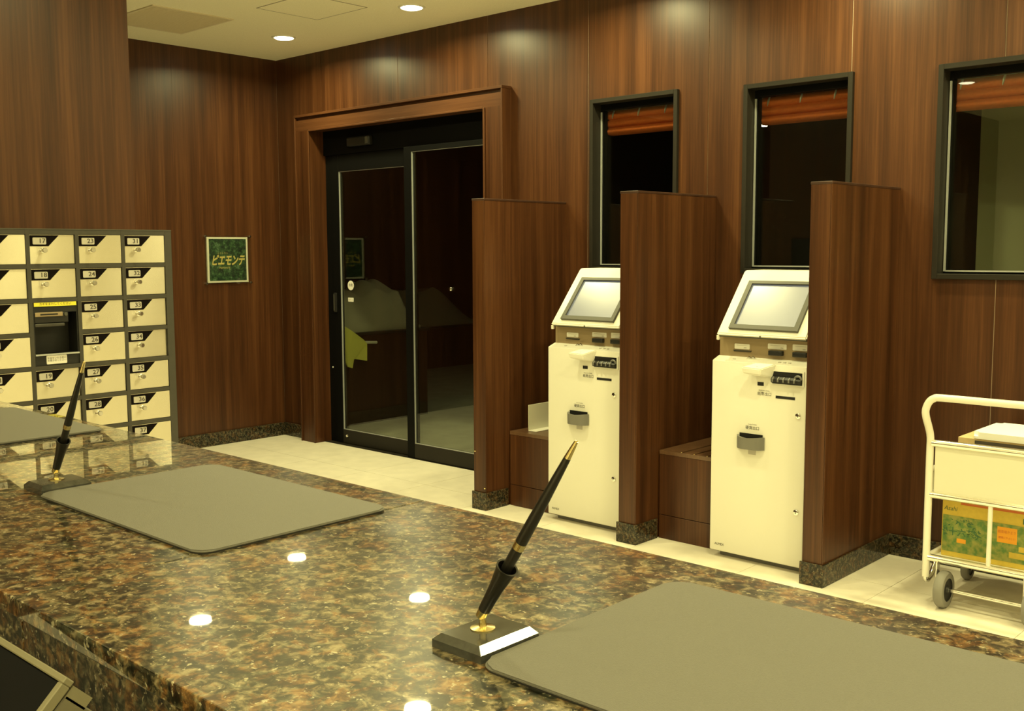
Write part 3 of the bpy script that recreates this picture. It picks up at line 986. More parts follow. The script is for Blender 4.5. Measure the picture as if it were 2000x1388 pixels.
# ------------------------------------------------------------------ kiosks
KW = 0.488
def kiosk():
    k = empty('payment_kiosk', (0, 0, 0))
    W = KW
    bm = new(); box(bm, 0.0, W, 0.0, 0.46, 0.032, 0.955, 0.006, 3); ob('body', bm, M['cream'], k, smooth=True)
    # thin dark joint of the front door
    bm = new(); box(bm, 0.03, W-0.03, 0.05, 0.44, 0.0, 0.032); ob('foot_frame', bm, M['grey_plastic'], k)
    # ledge behind the front edge: sloped top strip
    bm = new(); prism(bm, [(0.004, 0.9545), (0.055, 0.972), (0.46, 0.972), (0.46, 0.9545)], 'x', 0.003, W-0.003); ob('ledge', bm, M['cream'], k)
    for x in (0.10, 0.335, 0.36, 0.385):
        bm = new(); box(bm, x, x+0.012, 0.020, 0.030, 0.9595, 0.9645); ob('ledge_mark', bm, M['tag'], k)
    bm = new(); tube(bm, [(0.168, 0.034, 0.966), (0.175, 0.038, 0.976), (0.190, 0.036, 0.972), (0.196, 0.040, 0.980), (0.208, 0.037, 0.972)], 0.003, 6); ob('key_ring', bm, M['chrome'], k, smooth=True)
    # grey strip with slots
    bm = new(); box(bm, 0.008, W-0.012, 0.055, 0.44, 0.972, 1.066); pn = ob('slot_panel', bm, M['taupe'], k)
    for (x0, x1, z0, z1) in ((0.088, 0.168, 1.008, 1.033), (0.263, 0.358, 1.018, 1.043), (0.388, 0.468, 1.018, 1.046)):
        bm = new(); prism(bm, rrect(x0, x1, z0, z1, 0.004, 3), 'y', 0.0535, 0.055); ob('slot_label', bm, M['sticker'], pn)
        bm = new(); box(bm, x0+0.012, x1-0.012, 0.0528, 0.0535, z1-0.0085, z1-0.0070); ob('label_line', bm, M['tag'], pn)
        bm = new(); box(bm, x1-0.03, x1-0.016, 0.0528, 0.0535, z0+0.005, z0+0.0095); ob('label_line', bm, M['tag'], pn)
    bm = new(); box(bm, 0.084, 0.178, 0.050, 0.055, 0.999, 1.0035); ob('card_slot', bm, M['bezel'], pn)
    bm = new(); box(bm, 0.086, 0.176, 0.0495, 0.055, 0.9965, 0.9990); ob('card_slot', bm, M['void'], pn)
    for (x0, x1) in ((0.275, 0.345), (0.396, 0.464)):
        bm = new(); box(bm, x0, x1, 0.034, 0.055, 0.990, 1.0125, 0.003, 2); ms = ob('coin_mouth', bm, M['dark_plastic'], pn, smooth=True)
        bm = new(); box(bm, x0+0.008, x1-0.008, 0.0332, 0.0342, 1.000, 1.0045); ob('mouth_gap', bm, M['void'], pn)
    bm = new(); lathe(bm, [(0.007, 0), (0.007, 0.003), (0, 0.006)], (W-0.018, 0.055, 1.003), (0, -1, 0), 14); ob('signal_lamp', bm, M['sticker'], pn, smooth=True)
    # sloped screen housing
    ZS, ZE, YS, YE = 1.072, 1.371, 0.003, 0.248
    pts = [(YS, ZS), (YS, ZS+0.010), (YE, ZE), (YE+0.012, ZE+0.003), (0.43, ZE+0.003), (0.43, ZS)]
    bm = new(); prism(bm, pts, 'x', 0.020, W-0.008)
    bmesh.ops.bevel(bm, geom=[e for e in bm.edges], offset=0.005, segments=2, affect='EDGES')
    hs = ob('screen_housing', bm, M['cream'], k, smooth=True)
    bm = new(); box(bm, 0.022, W-0.012, 0.012, 0.054, 1.0655, 1.0715); ob('housing_lip', bm, M['bezel'], k)
    bm = new(); lathe(bm, [(0.004, 0), (0.004, 0.004), (0, 0.005)], (0.25, 0.0055, 1.0765), (0, -1, 0), 10); ob('catch', bm, M['bezel'], k, smooth=True)
    bm = new(); box(bm, 0.018, 0.030, 0.004, 0.020, 1.050, 1.072, 0.002, 1); ob('hinge', bm, M['cream'], k)
    # bezel lies on the slope: local frame s (along X), t (up slope), n (outwards)
    e = Vector((0, YE-YS, ZE-(ZS+0.010))).normalized()
    nrm = Vector((0, -e.z, e.y))
    o0 = Vector((0, YS, ZS+0.010))
    def SL(bm_, a0, a1, t0, t1, n0, n1, bev=0.0):
        vs = box(bm_, a0, a1, t0, t1, n0, n1, bev)
        return vs
    def tolocal(bm_):
        for v in bm_.verts:
            v.co = o0 + Vector((v.co.x, 0, 0)) + e*v.co.y + nrm*v.co.z
    bx0, bx1, bt0, bt1 = 0.078, 0.432, 0.026, 0.310
    fwid = 0.023
    bz = empty('screen_bezel', (0, 0, 0)); bz.parent = k
    bm = new()
    SL(bm, bx0, bx1, bt0, bt0+fwid, -0.004, 0.013); SL(bm, bx0, bx1, bt1-fwid*0.75, bt1, -0.004, 0.013)
    SL(bm, bx0, bx0+fwid, bt0+fwid, bt1-fwid*0.75, -0.004, 0.013); SL(bm, bx1-fwid, bx1, bt0+fwid, bt1-fwid*0.75, -0.004, 0.013)
    tolocal(bm); ob('bezel_rim', bm, M['bezel'], bz)
    bm = new(); SL(bm, bx0+fwid-0.002, bx1-fwid+0.002, bt0+fwid-0.002, bt1-fwid*0.75+0.002, -0.004, 0.004)
    tolocal(bm); ob('touch_screen', bm, M['lcd'], bz)
    # ticket nub: chute with sloped top
    bm = new()
    pts = [(0.175, 0.960), (0.232, 0.962), (0.300, 0.972)]
    vs = [(0.195, -0.060, 0.936), (0.293, -0.060, 0.930), (0.195, -0.060, 0.918), (0.293, -0.060, 0.908)]
    top = [bm.verts.new(v) for v in ((0.190, -0.062, 0.938), (0.292, -0.062, 0.934), (0.338, 0.002, 0.957), (0.238, 0.002, 0.957))]
    bot = [bm.verts.new(v) for v in ((0.196, -0.057, 0.910), (0.290, -0.058, 0.906), (0.320, 0.002, 0.892), (0.232, 0.002, 0.894))]
    bm.faces.new(top); bm.faces.new(bot[::-1])
    for i in range(4):
        bm.faces.new((top[i], bot[i], bot[(i+1) % 4], top[(i+1) % 4]))
    bmesh.ops.bevel(bm, geom=[ed for ed in bm.edges], offset=0.004, segments=2, affect='EDGES')
    nub = ob('receipt_chute', bm, M['cream'], k)
    for x in (0.226, 0.262):
        bm = new(); lathe(bm, [(0.0022, 0), (0.0022, 0.0022), (0, 0.003)], (x, -0.040, 0.9415), (0, -0.3, 1), 8); ob('rivet', bm, M['bezel'], nub)
    # bill inlet: frame, dark mouth with ridges
    bi = empty('bill_inlet', (0, 0, 0)); bi.parent = k
    bm = new()
    for a in ((0.312, 0.478, 0.924, 0.930), (0.312, 0.478, 0.862, 0.868), (0.312, 0.320, 0.868, 0.924), (0.470, 0.478, 0.868, 0.924)):
        box(bm, a[0], a[1], -0.006, 0.001, a[2], a[3])
    ob('inlet_rim', bm, M['cream'], bi)
    bm = new(); box(bm, 0.320, 0.470, -0.0015, 0.001, 0.868, 0.924); ob('inlet_back', bm, M['void'], bi)
    bm = new(); prism(bm, [(-0.001, 0.870), (-0.020, 0.874), (-0.022, 0.890), (-0.010, 0.900), (-0.001, 0.900)], 'x', 0.322, 0.468); ob('inlet_lip', bm, M['dark_plastic'], bi)
    for k_ in range(5):
        x = 0.332 + k_*0.027
        bm = new(); tube(bm, [(x, -0.012, 0.898), (x, -0.024, 0.889), (x, -0.024, 0.878)], 0.0045, 6); ob('guide_rib', bm, M['grey_plastic'], bi, smooth=True)
    bm = new(); tube(bm, arc((0.452, -0.012, 0.893), 0.017, 0, 180, 8, 'xz'), 0.005, 6); ob('guide_arch', bm, M['grey_plastic'], bi, smooth=True)
    # slots and lettering
    bm = new(); box(bm, 0.244, 0.276, -0.0012, 0.001, 0.851, 0.868); ob('coin_window', bm, M['void'], k)
    bm = new(); box(bm, 0.338, 0.434, -0.0012, 0.001, 0.800, 0.8125); ob('bill_outlet', bm, M['void'], k)
    text('lettering', '紙幣出口', 0.0185, M['print'], (0.281, -0.0012, 0.8135), k, sx=0.98)
    text('lettering', 'Banknote Outlet', 0.0075, M['print'], (0.279, -0.0012, 0.830), k, sx=1.1)
    text('lettering', '硬貨出口', 0.0185, M['print'], (0.222, -0.0012, 0.649), k, sx=0.98)
    text('lettering', 'Coin Outlet', 0.0075, M['print'], (0.222, -0.0012, 0.666), k, sx=1.2)
    text('lettering', 'ALMEX', 0.0165, M['print'], (0.055, -0.0012, 0.066), k, sx=1.0)
    for z in (0.730, 0.288):
        bm = new(); lathe(bm, [(0.013, 0), (0.013, 0.005), (0.010, 0.007), (0, 0.007)], (0.452, 0.0, z), (0, -1, 0), 18)
        lo = ob('lock', bm, M['chrome'], k, smooth=True)
        bm = new(); box(bm, 0.4505, 0.4535, -0.0077, -0.0069, z-0.006, z+0.006); ob('keyway', bm, M['void'], lo)
    # coin cup: half-round open tray
    cup = empty('coin_cup', (0, 0, 0)); cup.parent = k
    bm = new()
    x0, x1, z0, z1 = 0.143, 0.288, 0.552, 0.612
    n = 12
    outer_, inner_ = [], []
    for i in range(n+1):
        t = -1 + 2*i/n
        y = -0.042*(1-abs(t)**3.2) - 0.004
        outer_.append(((x0+x1)/2 + t*(x1-x0)/2, y))
        inner_.append(((x0+x1)/2 + t*((x1-x0)/2-0.008), min(y+0.007, -0.001)))
    vo0 = [bm.verts.new((x, y+0.010*(1-abs(-1+2*i/n)), z0)) for i, (x, y) in enumerate(outer_)]
    vo1 = [bm.verts.new((x, y, z1-0.006*(1-abs(-1+2*i/n)))) for i, (x, y) in enumerate(outer_)]
    vi1 = [bm.verts.new((x, y, z1-0.006*(1-abs(-1+2*i/n)))) for i, (x, y) in enumerate(inner_)]
    vi0 = [bm.verts.new((x, min(y+0.008, -0.0005), z0+0.014)) for i, (x, y) in enumerate(inner_)]
    for A, B in ((vo0, vo1), (vo1, vi1), (vi1, vi0)):
        for i in range(n):
            bm.faces.new((A[i], A[i+1], B[i+1], B[i]))
    bm.faces.new(vi0); bm.faces.new(vo0[::-1])
    for e0 in (0, n):
        bm.faces.new((vo0[e0], vo1[e0], vi1[e0], vi0[e0]))
    ob('cup', bm, M['grey_plastic'], cup, smooth=True)
    bm = new(); box(bm, x0+0.012, x1-0.012, -0.0012, 0.001, 0.575, 0.622); ob('cup_mouth', bm, M['void'], cup)
    bm = new(); box(bm, 0.202, 0.242, -0.0010, 0.001, 0.524, 0.546); ob('grille_plate', bm, M['tag'], cup)
    return k
k1 = kiosk()
k1.location = (4.364, -0.612, 0)
tag(k1, 'nearer cream payment kiosk whose bright tilted screen glares white', 'kiosk', 'cream payment kiosks')
k2 = copy_tree(k1)
k2.location = (3.327, -0.607, 0)
tag(k2, 'farther cream payment kiosk with a greyer screen, left of the middle partition', 'kiosk', 'cream payment kiosks')

# low walnut cabinets beside the kiosks
def low_cab(x0, x1, h, label, slots):
    c = tag(empty('low_cabinet', (x0, 0, 0)), label, 'cabinet', 'low cabinets in the booths')
    w = x1-x0
    bm = new(); box(bm, 0.0, w, -0.497, -0.001, 0.0, h-0.020-(0.02 if slots else 0)); ob('carcass', bm, M['wood_dark'], c)
    bm = new(); box(bm, 0.0, w, -0.515, -0.4975, 0.125, h-0.0205, 0.001, 1); ob('front_panel', bm, M['wood'], c)
    bm = new(); box(bm, 0.0, w, -0.515, -0.497, 0.0, 0.122, 0.001, 1); ob('kick_panel', bm, M['wood'], c)
    if slots:
        # top with three long vent slots: built as slats between two solid ends
        bm = new()
        xs_ = [0.0, w*0.33, w*0.37, w*0.54, w*0.58, w*0.75, w*0.79, w]
        for a, b in zip(xs_[0::2], xs_[1::2]):
            box(bm, a, b, -0.497, -0.03, h-0.020, h, 0.0008, 1)
        box(bm, 0.0, w, -0.517, -0.4972, h-0.020, h, 0.0008, 1); box(bm, 0.0, w, -0.0298, -0.001, h-0.020, h)
        ob('slotted_top', bm, M['wood_sheen'], c)
        for f in (0.35, 0.56, 0.77):
            bm = new(); lathe(bm, [(0.004, 0), (0.003, 0.002), (0, 0.003)], (w*f, -0.504, h), (0, 0, 1), 8); ob('pin', bm, M['brass'], c, smooth=True)
    else:
        bm = new(); box(bm, 0.0, w, -0.517, -0.001, h-0.020, h, 0.0008, 1); ob('top', bm, M['wood_sheen'], c)
    return c
low_cab(2.9575, 3.322, 0.436, 'low walnut cabinet with a plain top left of the farther kiosk', False)
low_cab(4.0015, 4.358, 0.458, 'low walnut cabinet with a slotted top left of the nearer kiosk', True)
# cream document plate (an L of sheet metal running back from the cabinet edge)
dt = tag(empty('document_stand', (3.042, -0.452, 0.4362)), 'small cream bent metal plate on the low cabinet beside the farther kiosk', 'stand')
bm = new(); box(bm, 0.0, 0.004, 0.0, 0.30, 0.004, 0.152, 0.0012, 1); ob('upright', bm, M['cart_panel'], dt)
bm = new(); box(bm, 0.0, 0.062, 0.0, 0.30, 0.0, 0.0042, 0.001, 1); ob('foot', bm, M['cream'], dt)

# ------------------------------------------------------------------ reception counter
ct = tag(empty('reception_counter', (0, 0, 0)), 'long reception counter topped with polished brown granite', 'counter')
CY0, CY1 = -4.447, -3.826
for x0, x1 in ((3.95, 5.852), (5.853, 8.9)):
    bm = new(); box(bm, x0, x1, CY0, CY1, HC-0.022, HC, 0.0016, 2); ob('granite_slab', bm, M['granite'], ct)
for x0, x1 in ((3.95, 5.853), (5.8545, 8.9)):
    bm = new(); box(bm, x0, x1, CY0+0.006, CY0+0.030, HC-0.115, HC-0.0221, 0.001, 1); ob('granite_apron', bm, M['granite'], ct)
bm = new(); box(bm, 3.97, 8.88, -3.93, -3.905, 0.0, HC-0.0222); ob('front_board', bm, M['wood'], ct)
bm = new(); box(bm, 3.97, 8.88, CY0+0.05, -3.93, 0.0, 0.70); ob('carcass', bm, M['wood_dark'], ct)
for x in (3.97, 6.4, 8.85):
    bm = new(); box(bm, x, x+0.03, CY0+0.04, -3.9301, 0.70, HC-0.0222); ob('rib', bm, M['wood_dark'], ct)
dk = tag(empty('staff_desk', (0, 0, 0)), 'dark lower staff desk running along the inside of the granite counter', 'desk')
bm = new(); box(bm, 4.0, 6.9, -4.83, CY0-0.001, 0.70, 0.725, 0.002, 1); ob('worktop', bm, M['desk'], dk)
for x in (4.02, 5.4, 6.86):
    bm = new(); box(bm, x, x+0.03, -4.80, CY0-0.004, 0.0, 0.70); ob('leg_panel', bm, M['desk'], dk)

# tilted touch terminal on the staff desk, only its upper right corner in view
tm = tag(empty('touch_terminal', (0, 0, 0)), 'tilted dark touch terminal with a pale frame inside the counter, bottom left corner', 'terminal')
cA = Vector((6.144, -4.52, 1.107))         # upper right corner of the screen frame
ex, et = Vector((-1, 0, 0)), Vector((0, -1, -1)).normalized()
en = Vector((0, -1, 1)).normalized()
def TM(name, s0, s1, t0, t1, n0, n1, m, parent=tm):
    bm_ = new(); box(bm_, s0, s1, t0, t1, n0, n1, 0.001, 1)
    for v in bm_.verts:
        v.co = cA + ex*v.co.x + et*v.co.y + en*v.co.z
    return ob(name, bm_, m, parent)
TM('rim', 0.0, 0.33, 0.0, 0.0062, -0.010, 0.0, M['pos_bezel'])
TM('rim', 0.0, 0.0078, 0.0062, 0.26, -0.010, 0.0, M['pos_bezel'])
TM('rim', 0.3205, 0.33, 0.0085, 0.26, -0.012, 0.0, M['pos_bezel'])
TM('rim', 0.0, 0.33, 0.26, 0.27, -0.012, 0.0, M['pos_bezel'])
TM('screen', 0.0078, 0.3205, 0.0062, 0.26, -0.0098, -0.003, M['pos_screen'])
TM('housing', 0.002, 0.328, 0.012, 0.266, -0.062, -0.0121, M['pos_body'])
bm = new()
q = [cA + ex*a + et*b + en*c for a, b, c in ((0.002, 0.003, -0.012), (0.050, 0.003, -0.012), (0.002, 0.003, -0.036))]
q2 = [v + et*0.012 for v in q]
va = [bm.verts.new(v) for v in q]; vb = [bm.verts.new(v) for v in q2]
bm.faces.new(va); bm.faces.new(vb[::-1])
for i in range(3):
    bm.faces.new((va[i], vb[i], vb[(i+1) % 3], va[(i+1) % 3]))
ob('corner_gusset', bm, M['pos_bezel'], tm)
bm = new(); box(bm, 5.90, 6.06, -4.66, -4.52, 0.725, 0.745, 0.003, 1); ob('stand_base', bm, M['pos_body'], tm)
bm = new(); tube(bm, [(5.98, -4.585, 0.74), (5.98, -4.57, 0.96)], 0.02, 12); ob('stand_post', bm, M['pos_body'], tm, smooth=True)

# ------------------------------------------------------------------ desk mats
def desk_mat(x0, x1, y0, y1, rz, label):
    cx, cy = (x0+x1)/2, (y0+y1)/2
    e = tag(empty('desk_mat', (cx, cy, HC), rz), label, 'desk mat', 'leather desk mats on the counter')
    w, d = (x1-x0)/2, (y1-y0)/2
    def slab(a, z0, z1, m, nm, bev):
        bm_ = new(); prism(bm_, rrect(-w+a, w-a, -d+a, d-a, 0.022-a*0.5, 6), 'z', z0, z1)
        if bev:
            es = [ed for ed in bm_.edges if all(abs(v.co.z-z1) < 1e-6 for v in ed.verts)]
            bmesh.ops.bevel(bm_, geom=es, offset=bev, segments=3, affect='EDGES')
        return ob(nm, bm_, m, e, smooth=True)
    slab(0.0015, 0.0, 0.0026, M['mat_edge'], 'underside', 0)
    slab(0.0, 0.0026, 0.0056, M['mat_leather'], 'leather_top', 0.0022)
    return e
desk_mat(4.388, 4.875, -4.165, -3.862, 0.0, 'dark leather desk mat at the far left end of the granite counter')
desk_mat(5.377, 5.863, -4.222, -3.905, 0.0, 'whole dark leather desk mat in the middle of the granite counter')
desk_mat(6.372, 6.858, -4.238, -3.905, 0.012, 'nearest dark leather desk mat at the lower right, cut by the frame')

# ------------------------------------------------------------------ pen stands and pens
def pen_stand(cx, cy, label, rz=0.0):
    e = tag(empty('pen_stand', (cx, cy, HC), rz), label, 'pen stand', 'stone pen stands')
    w, d, h = 0.0335, 0.041, 0.0145
    bm_ = new()
    b0 = [bm_.verts.new((sx*w, sy*d, 0.0)) for sx, sy in ((-1, -1), (1, -1), (1, 1), (-1, 1))]
    b1 = [bm_.verts.new((sx*w, sy*d, h-0.0065)) for sx, sy in ((-1, -1), (1, -1), (1, 1), (-1, 1))]
    t1 = [bm_.verts.new((sx*(w-0.0075), sy*(d-0.0055), h)) for sx, sy in ((-1, -1), (1, -1), (1, 1), (-1, 1))]
    bm_.faces.new(b0[::-1]); bm_.faces.new(t1)
    for A, B in ((b0, b1), (b1, t1)):
        for i in range(4):
            bm_.faces.new((A[i], A[(i+1) % 4], B[(i+1) % 4], B[i]))
    ob('stone_base', bm_, M['stone'], e)
    bm_ = new(); lathe(bm_, [(0.0125, 0.0), (0.0125, 0.0012), (0.004, 0.0028), (0.0035, 0.012), (0.0042, 0.013), (0.0035, 0.016), (0, 0.016)], (-0.004, 0.0, h), (0, 0, 1), 20)
    ob('brass_post', bm_, M['brass'], e, smooth=True)
    ax = Vector((0.128, 0.0, 0.200)).normalized()
    p0 = Vector((-0.006, 0.0, h+0.013))
    bm_ = new(); lathe(bm_, [(0.0, -0.003), (0.0055, -0.001), (0.0058, 0.010), (0.0, 0.010)], p0, ax, 16); ob('brass_knuckle', bm_, M['brass'], e, smooth=True)
    bm_ = new(); lathe(bm_, [(0.0062, 0.008), (0.0066, 0.020), (0.0078, 0.042), (0.0100, 0.060), (0.0114, 0.066), (0.0096, 0.066), (0.0070, 0.046), (0.0, 0.044)], p0, ax, 22); ob('socket', bm_, M['pen_black'], e, smooth=True)
    return e, p0, ax
def pen(e, p0, ax, label):
    base = e.location + p0
    g = tag(empty('desk_pen', base), label, 'pen', 'black desk pens')
    bm_ = new(); lathe(bm_, [(0.0035, 0.046), (0.0055, 0.050), (0.0056, 0.092), (0, 0.092)], (0, 0, 0), ax, 18); ob('grip', bm_, M['pen_black'], g, smooth=True)
    bm_ = new(); lathe(bm_, [(0.0, 0.092), (0.0060, 0.092), (0.0060, 0.100), (0, 0.100)], (0, 0, 0), ax, 18); ob('gold_band', bm_, M['brass'], g, smooth=True)
    bm_ = new(); lathe(bm_, [(0, 0.100), (0.0060, 0.100), (0.0056, 0.130), (0.0044, 0.175), (0.0034, 0.205), (0, 0.205)], (0, 0, 0), ax, 18); ob('barrel', bm_, M['pen_black'], g, smooth=True)
    bm_ = new(); lathe(bm_, [(0, 0.205), (0.0034, 0.205), (0.0024, 0.219), (0.0020, 0.224), (0, 0.2245)], (0, 0, 0), ax, 16); ob('gold_tip', bm_, M['brass'], g, smooth=True)
    return g
e, p0, ax = pen_stand(6.338, -4.190, 'grey stone pen stand beside the nearest desk mat')
pen(e, p0, ax, 'black desk pen with gold tip standing before the nearer kiosk')
e, p0, ax = pen_stand(5.342, -4.172, 'grey stone pen stand left of the middle desk mat')
pen(e, p0, ax, 'black desk pen standing in front of the numbered lockers')

# ------------------------------------------------------------------ trolley
CX0, CX1, CYF, CYB = 5.404, 5.900, -0.60, -0.155
cart = tag(empty('hand_trolley', (0, 0, 0)), 'cream tubular trolley carrying cartons at the right edge by the wall', 'trolley')
R = 0.0152
ZL = 0.565            # the basket is lower at the sides and back than at the handle
mid = (CX0+CX1)/2
def hoop(y, top, bend):
    """inverted U of tube; bend > 0 pulls the grip towards the user"""
    left = [(CX0+0.0, y, 0.115), (CX0, y, 0.30), (CX0, y, 0.62), (CX0, y, 0.70), (CX0, y-bend*0.35, 0.745), (CX0, y-bend*0.85, 0.79), (CX0+0.0, y-bend, top-0.055)]
    corner = [(CX0+0.012, y-bend, top-0.022), (CX0+0.032, y-bend, top-0.005), (CX0+0.065, y-bend, top)]
    pts_ = left + corner + [(mid, y-bend, top)] + [(CX0+CX1-p_[0], p_[1], p_[2]) for p_ in (corner[::-1] + left[::-1])]
    return spline(pts_, 3)
bm = new(); tube(bm, hoop(CYF, 0.878, 0.062), R, 12); ob('handle_frame', bm, M['cart_tube'], cart, smooth=True)
bm = new(); tube(bm, [(CX0, CYB, 0.115), (CX0, CYB, ZL)], R, 12); ob('post', bm, M['cart_tube'], cart, smooth=True)
bm = new(); tube(bm, [(CX1, CYB, 0.115), (CX1, CYB, ZL)], R, 12); ob('post', bm, M['cart_tube'], cart, smooth=True)
RZ = (0.680, 0.465, 0.198)
for z in RZ:
    for y in (CYF, CYB):
        if z == RZ[0] and y == CYB:
            z = ZL
        bm = new(); tube(bm, [(CX0+R*0.6, y, z), (CX1-R*0.6, y, z)], 0.0152, 10); ob('cross_rail', bm, M['rail_tube'], cart, smooth=True)
    z = ZL if z == ZL or z == RZ[0] else z
    for x in (CX0, CX1):
        bm = new(); tube(bm, [(x, CYF+R*0.6, z), (x, CYB-R*0.6, z)], 0.0125, 10); ob('side_rail', bm, M['cart_tube'], cart, smooth=True)
# upper basket: cream sheet panels and floor
for y in (CYF, CYB):
    bm = new(); box(bm, CX0+0.022, CX1-0.022, y-0.003, y+0.003, RZ[1]+0.011, (RZ[0] if y == CYF else ZL)-0.010, 0.001, 1); ob('basket_panel', bm, M['cart_panel'], cart)
for x in (CX0, CX1):
    bm = new(); box(bm, x-0.003, x+0.003, CYF+0.022, CYB-0.022, RZ[1]+0.011, ZL-0.010, 0.001, 1); ob('basket_panel', bm, M['cart_panel'], cart)
for z, nm in ((RZ[1], 'basket_floor'), (RZ[2], 'lower_deck')):
    bm = new(); box(bm, CX0+0.010, CX1-0.010, CYF+0.010, CYB-0.010, z-0.009, z-0.003, 0.001, 1); ob(nm, bm, M['cart_panel'], cart)
bm = new(); tube(bm, [(mid, CYF, RZ[1]-0.010), (mid, CYF, RZ[2]+0.010)], 0.0095, 10); ob('divider_bar', bm, M['cart_tube'], cart, smooth=True)
# swept foot tubes that carry the axle and the rear castors
for x in (CX0, CX1):
    bm = new(); tube(bm, [(x, CYF, 0.125)] + [(x, CYF+0.02-0.02*math.cos(math.radians(a)), 0.115-0.020*math.sin(math.radians(a))) for a in (20, 60, 90)] + [(x+0.0, CYF+0.06, 0.105), (x, CYF+0.10, 0.140), (x, CYF+0.12, 0.188)], 0.0115, 10)
    ob('foot_bend', bm, M['chrome'], cart, smooth=True)
def wheel(x, y, r, wdt, name):
    w_ = empty(name, (x, y, r)); w_.parent = cart
    bm_ = new(); lathe(bm_, [(r*0.62, -wdt/2), (r*0.90, -wdt/2), (r*0.985, -wdt*0.30), (r, 0), (r*0.985, wdt*0.30), (r*0.90, wdt/2), (r*0.62, wdt/2)], (0, 0, 0), (1, 0, 0), 32, False); ob('tyre', bm_, M['rubber'], w_, smooth=True)
    bm_ = new(); lathe(bm_, [(0.0, -wdt*0.42), (r*0.62, -wdt*0.42), (r*0.62, wdt*0.42), (r*0.55, wdt*0.36), (r*0.22, wdt*0.40), (r*0.18, wdt*0.62), (0, wdt*0.62)], (0, 0, 0), (1, 0, 0), 28); ob('hub', bm_, M['hub'], w_, smooth=True)
    return w_
WR = 0.077
for x in (CX0+0.078, CX1-0.078):
    wheel(x, -0.605, WR, 0.038, 'front_wheel')
bm = new(); tube(bm, [(CX0+0.078+0.014, -0.605, WR), (CX1-0.078-0.014, -0.605, WR)], 0.0085, 10); ob('axle', bm, M['chrome'], cart, smooth=True)
for x in (CX0+0.078, CX1-0.078):
    bm = new(); box(bm, x-0.024-0.006, x-0.024, -0.622, -0.588, 0.070, 0.190, 0.002, 1); ob('axle_bracket', bm, M['chrome'], cart)
for x in (CX0+0.020, CX1-0.020):
    wheel(x, -0.160, 0.056, 0.030, 'rear_wheel')
    bm = new(); box(bm, x-0.022, x-0.0165, -0.178, -0.142, 0.050, 0.185, 0.001, 1); box(bm, x+0.0165, x+0.022, -0.178, -0.142, 0.050, 0.185, 0.001, 1); box(bm, x-0.0165, x+0.0165, -0.178, -0.142, 0.178, 0.185)
    ob('castor_fork', bm, M['chrome'], cart)

# green tea carton on the lower deck
bxX0, bxX1, bxY0, bxY1, bz0, bz1 = 5.434, 5.842, -0.520, -0.245, 0.195, 0.437
tc = tag(empty('tea_carton', (0, 0, 0)), 'green and yellow drink carton on the lower deck of the trolley', 'carton')
bm = new(); box(bm, bxX0, bxX1, bxY0, bxY1, bz0, bz1, 0.002, 1); ob('carton', bm, M['carton_yellow'], tc)
yf = bxY0
def deco(name, x0, x1, z0, z1, m, t=0.0006):
    bm_ = new(); box(bm_, x0, x1, yf-t, yf, z0, z1); return ob(name, bm_, m, tc)
deco('green_field', bxX0+0.004, bxX1-0.003, bz0+0.022, bz0+0.176, M['carton_green'])
deco('red_strip', bxX0+0.075, bxX1-0.003, bz1-0.016, bz1-0.003, M['carton_red'])
deco('orange_panel', bxX0+0.222, bxX0+0.298, bz0+0.098, bz0+0.162, M['carton_orange'], 0.0011)
deco('orange_seal', bxX0+0.063, bxX0+0.100, bz0+0.064, bz0+0.082, M['carton_orange'], 0.0011)
deco('green_stamp', bxX0+0.318, bxX0+0.400, bz0+0.186, bz0+0.208, M['carton_dkgreen'], 0.0011)
deco('yellow_frame', bxX0+0.270, bxX0+0.400, bz0+0.040, bz0+0.064, M['carton_yellow'], 0.0009)
deco('yellow_frame', bxX0+0.306, bxX0+0.400, bz0+0.070, bz0+0.092, M['carton_yellow'], 0.0009)
text('lettering', 'Asahi', 0.026, M['carton_dkgreen'], (bxX0+0.034, yf-0.0008, bz0+0.204), tc, sx=0.95, shear=0.2)
text('lettering', '十六茶', 0.036, M['carton_dkgreen'], (bxX0+0.082, yf-0.0012, bz0+0.106), tc, bold=0.0008)
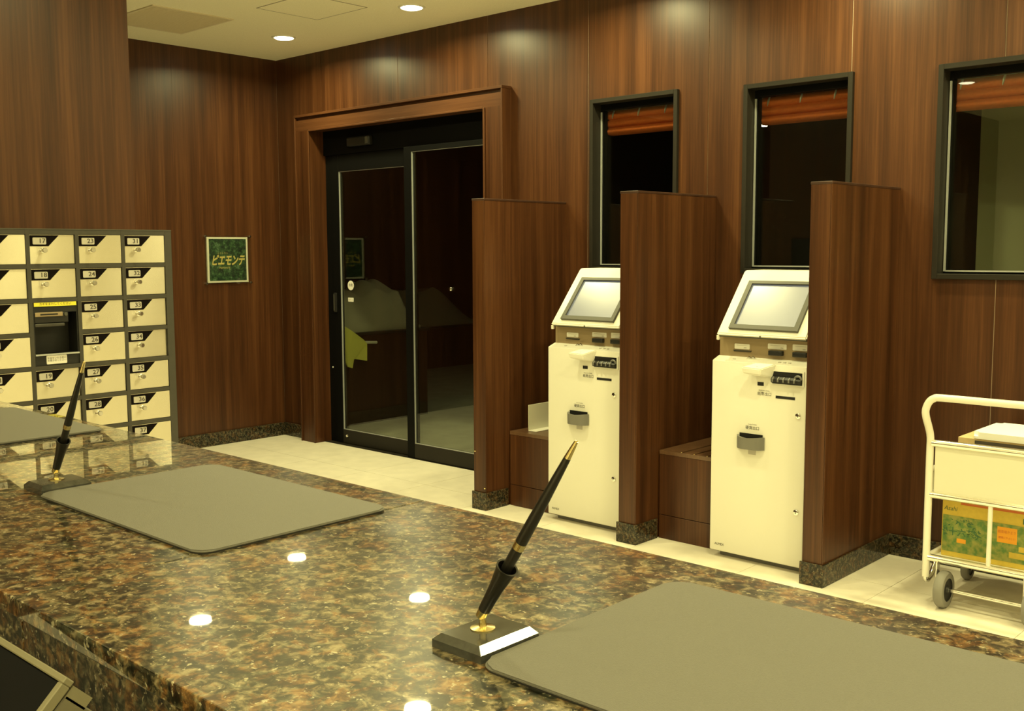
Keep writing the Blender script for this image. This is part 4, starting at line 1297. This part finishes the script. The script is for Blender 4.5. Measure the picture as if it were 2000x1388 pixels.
text('lettering', '給茶用ＰＥＴ', 0.014, M['carton_red'], (bxX0+0.260, yf-0.0016, bz0+0.142), tc, sx=0.85)
text('lettering', '環境にやさしい', 0.011, M['carton_red'], (bxX0+0.260, yf-0.0016, bz0+0.118), tc, sx=0.85)
text('lettering', 'R  PET', 0.018, M['carton_yellow'], (bxX0+0.358, yf-0.0016, bz0+0.197), tc)
# leafy wreath round the name
bm = new()
for kk in range(46):
    a = random.uniform(-0.2, math.pi+0.2)
    r_ = 0.056 + random.uniform(-0.010, 0.014)
    cx_, cz_ = bxX0+0.082 + r_*1.15*math.cos(a), bz0+0.098 + r_*math.sin(a)
    t_ = random.uniform(0, math.pi)
    l_ = random.uniform(0.005, 0.009)
    dx_, dz_ = l_*math.cos(t_), l_*math.sin(t_)
    px_, pz_ = -dz_*0.4, dx_*0.4
    zoff = yf-0.0008-0.00001*kk
    bm.faces.new([bm.verts.new((cx_+s*dx_+q_*px_, zoff, cz_+s*dz_+q_*pz_)) for s, q_ in ((-1, 0), (0, -1), (1, 0), (0, 1))])
for v in bm.verts:
    v.co.z = min(v.co.z, bz0+0.175)
ob('leaf_wreath', bm, M['carton_dkgreen'], tc)['kind'] = 'stuff'

# flat carton and white cloth in the basket
fc = tag(empty('flat_carton', (0, 0, 0)), 'shallow brown cardboard carton in the top basket of the trolley', 'carton')
bm = new(); box(bm, 5.478, 5.872, -0.495, -0.190, RZ[1]-0.003, 0.700, 0.002, 1); ob('carton', bm, M['carton'], fc)
bm = new(); box(bm, 5.545, 5.872, -0.4958, -0.4950, 0.678, 0.692); ob('printed_band', bm, M['print'], fc)
bm = new()
pts = rrect(5.535, 5.885, -0.500, -0.185, 0.025, 5)
prism(bm, pts, 'z', 0.7005, 0.728)
es = [ed for ed in bm.edges if all(v.co.z > 0.72 for v in ed.verts)]
bmesh.ops.bevel(bm, geom=es, offset=0.018, segments=4, affect='EDGES')
tag(ob('folded_cloth', bm, M['white_paper'], None, smooth=True), 'bright white folded cloth lying on the cardboard carton in the trolley', 'cloth')
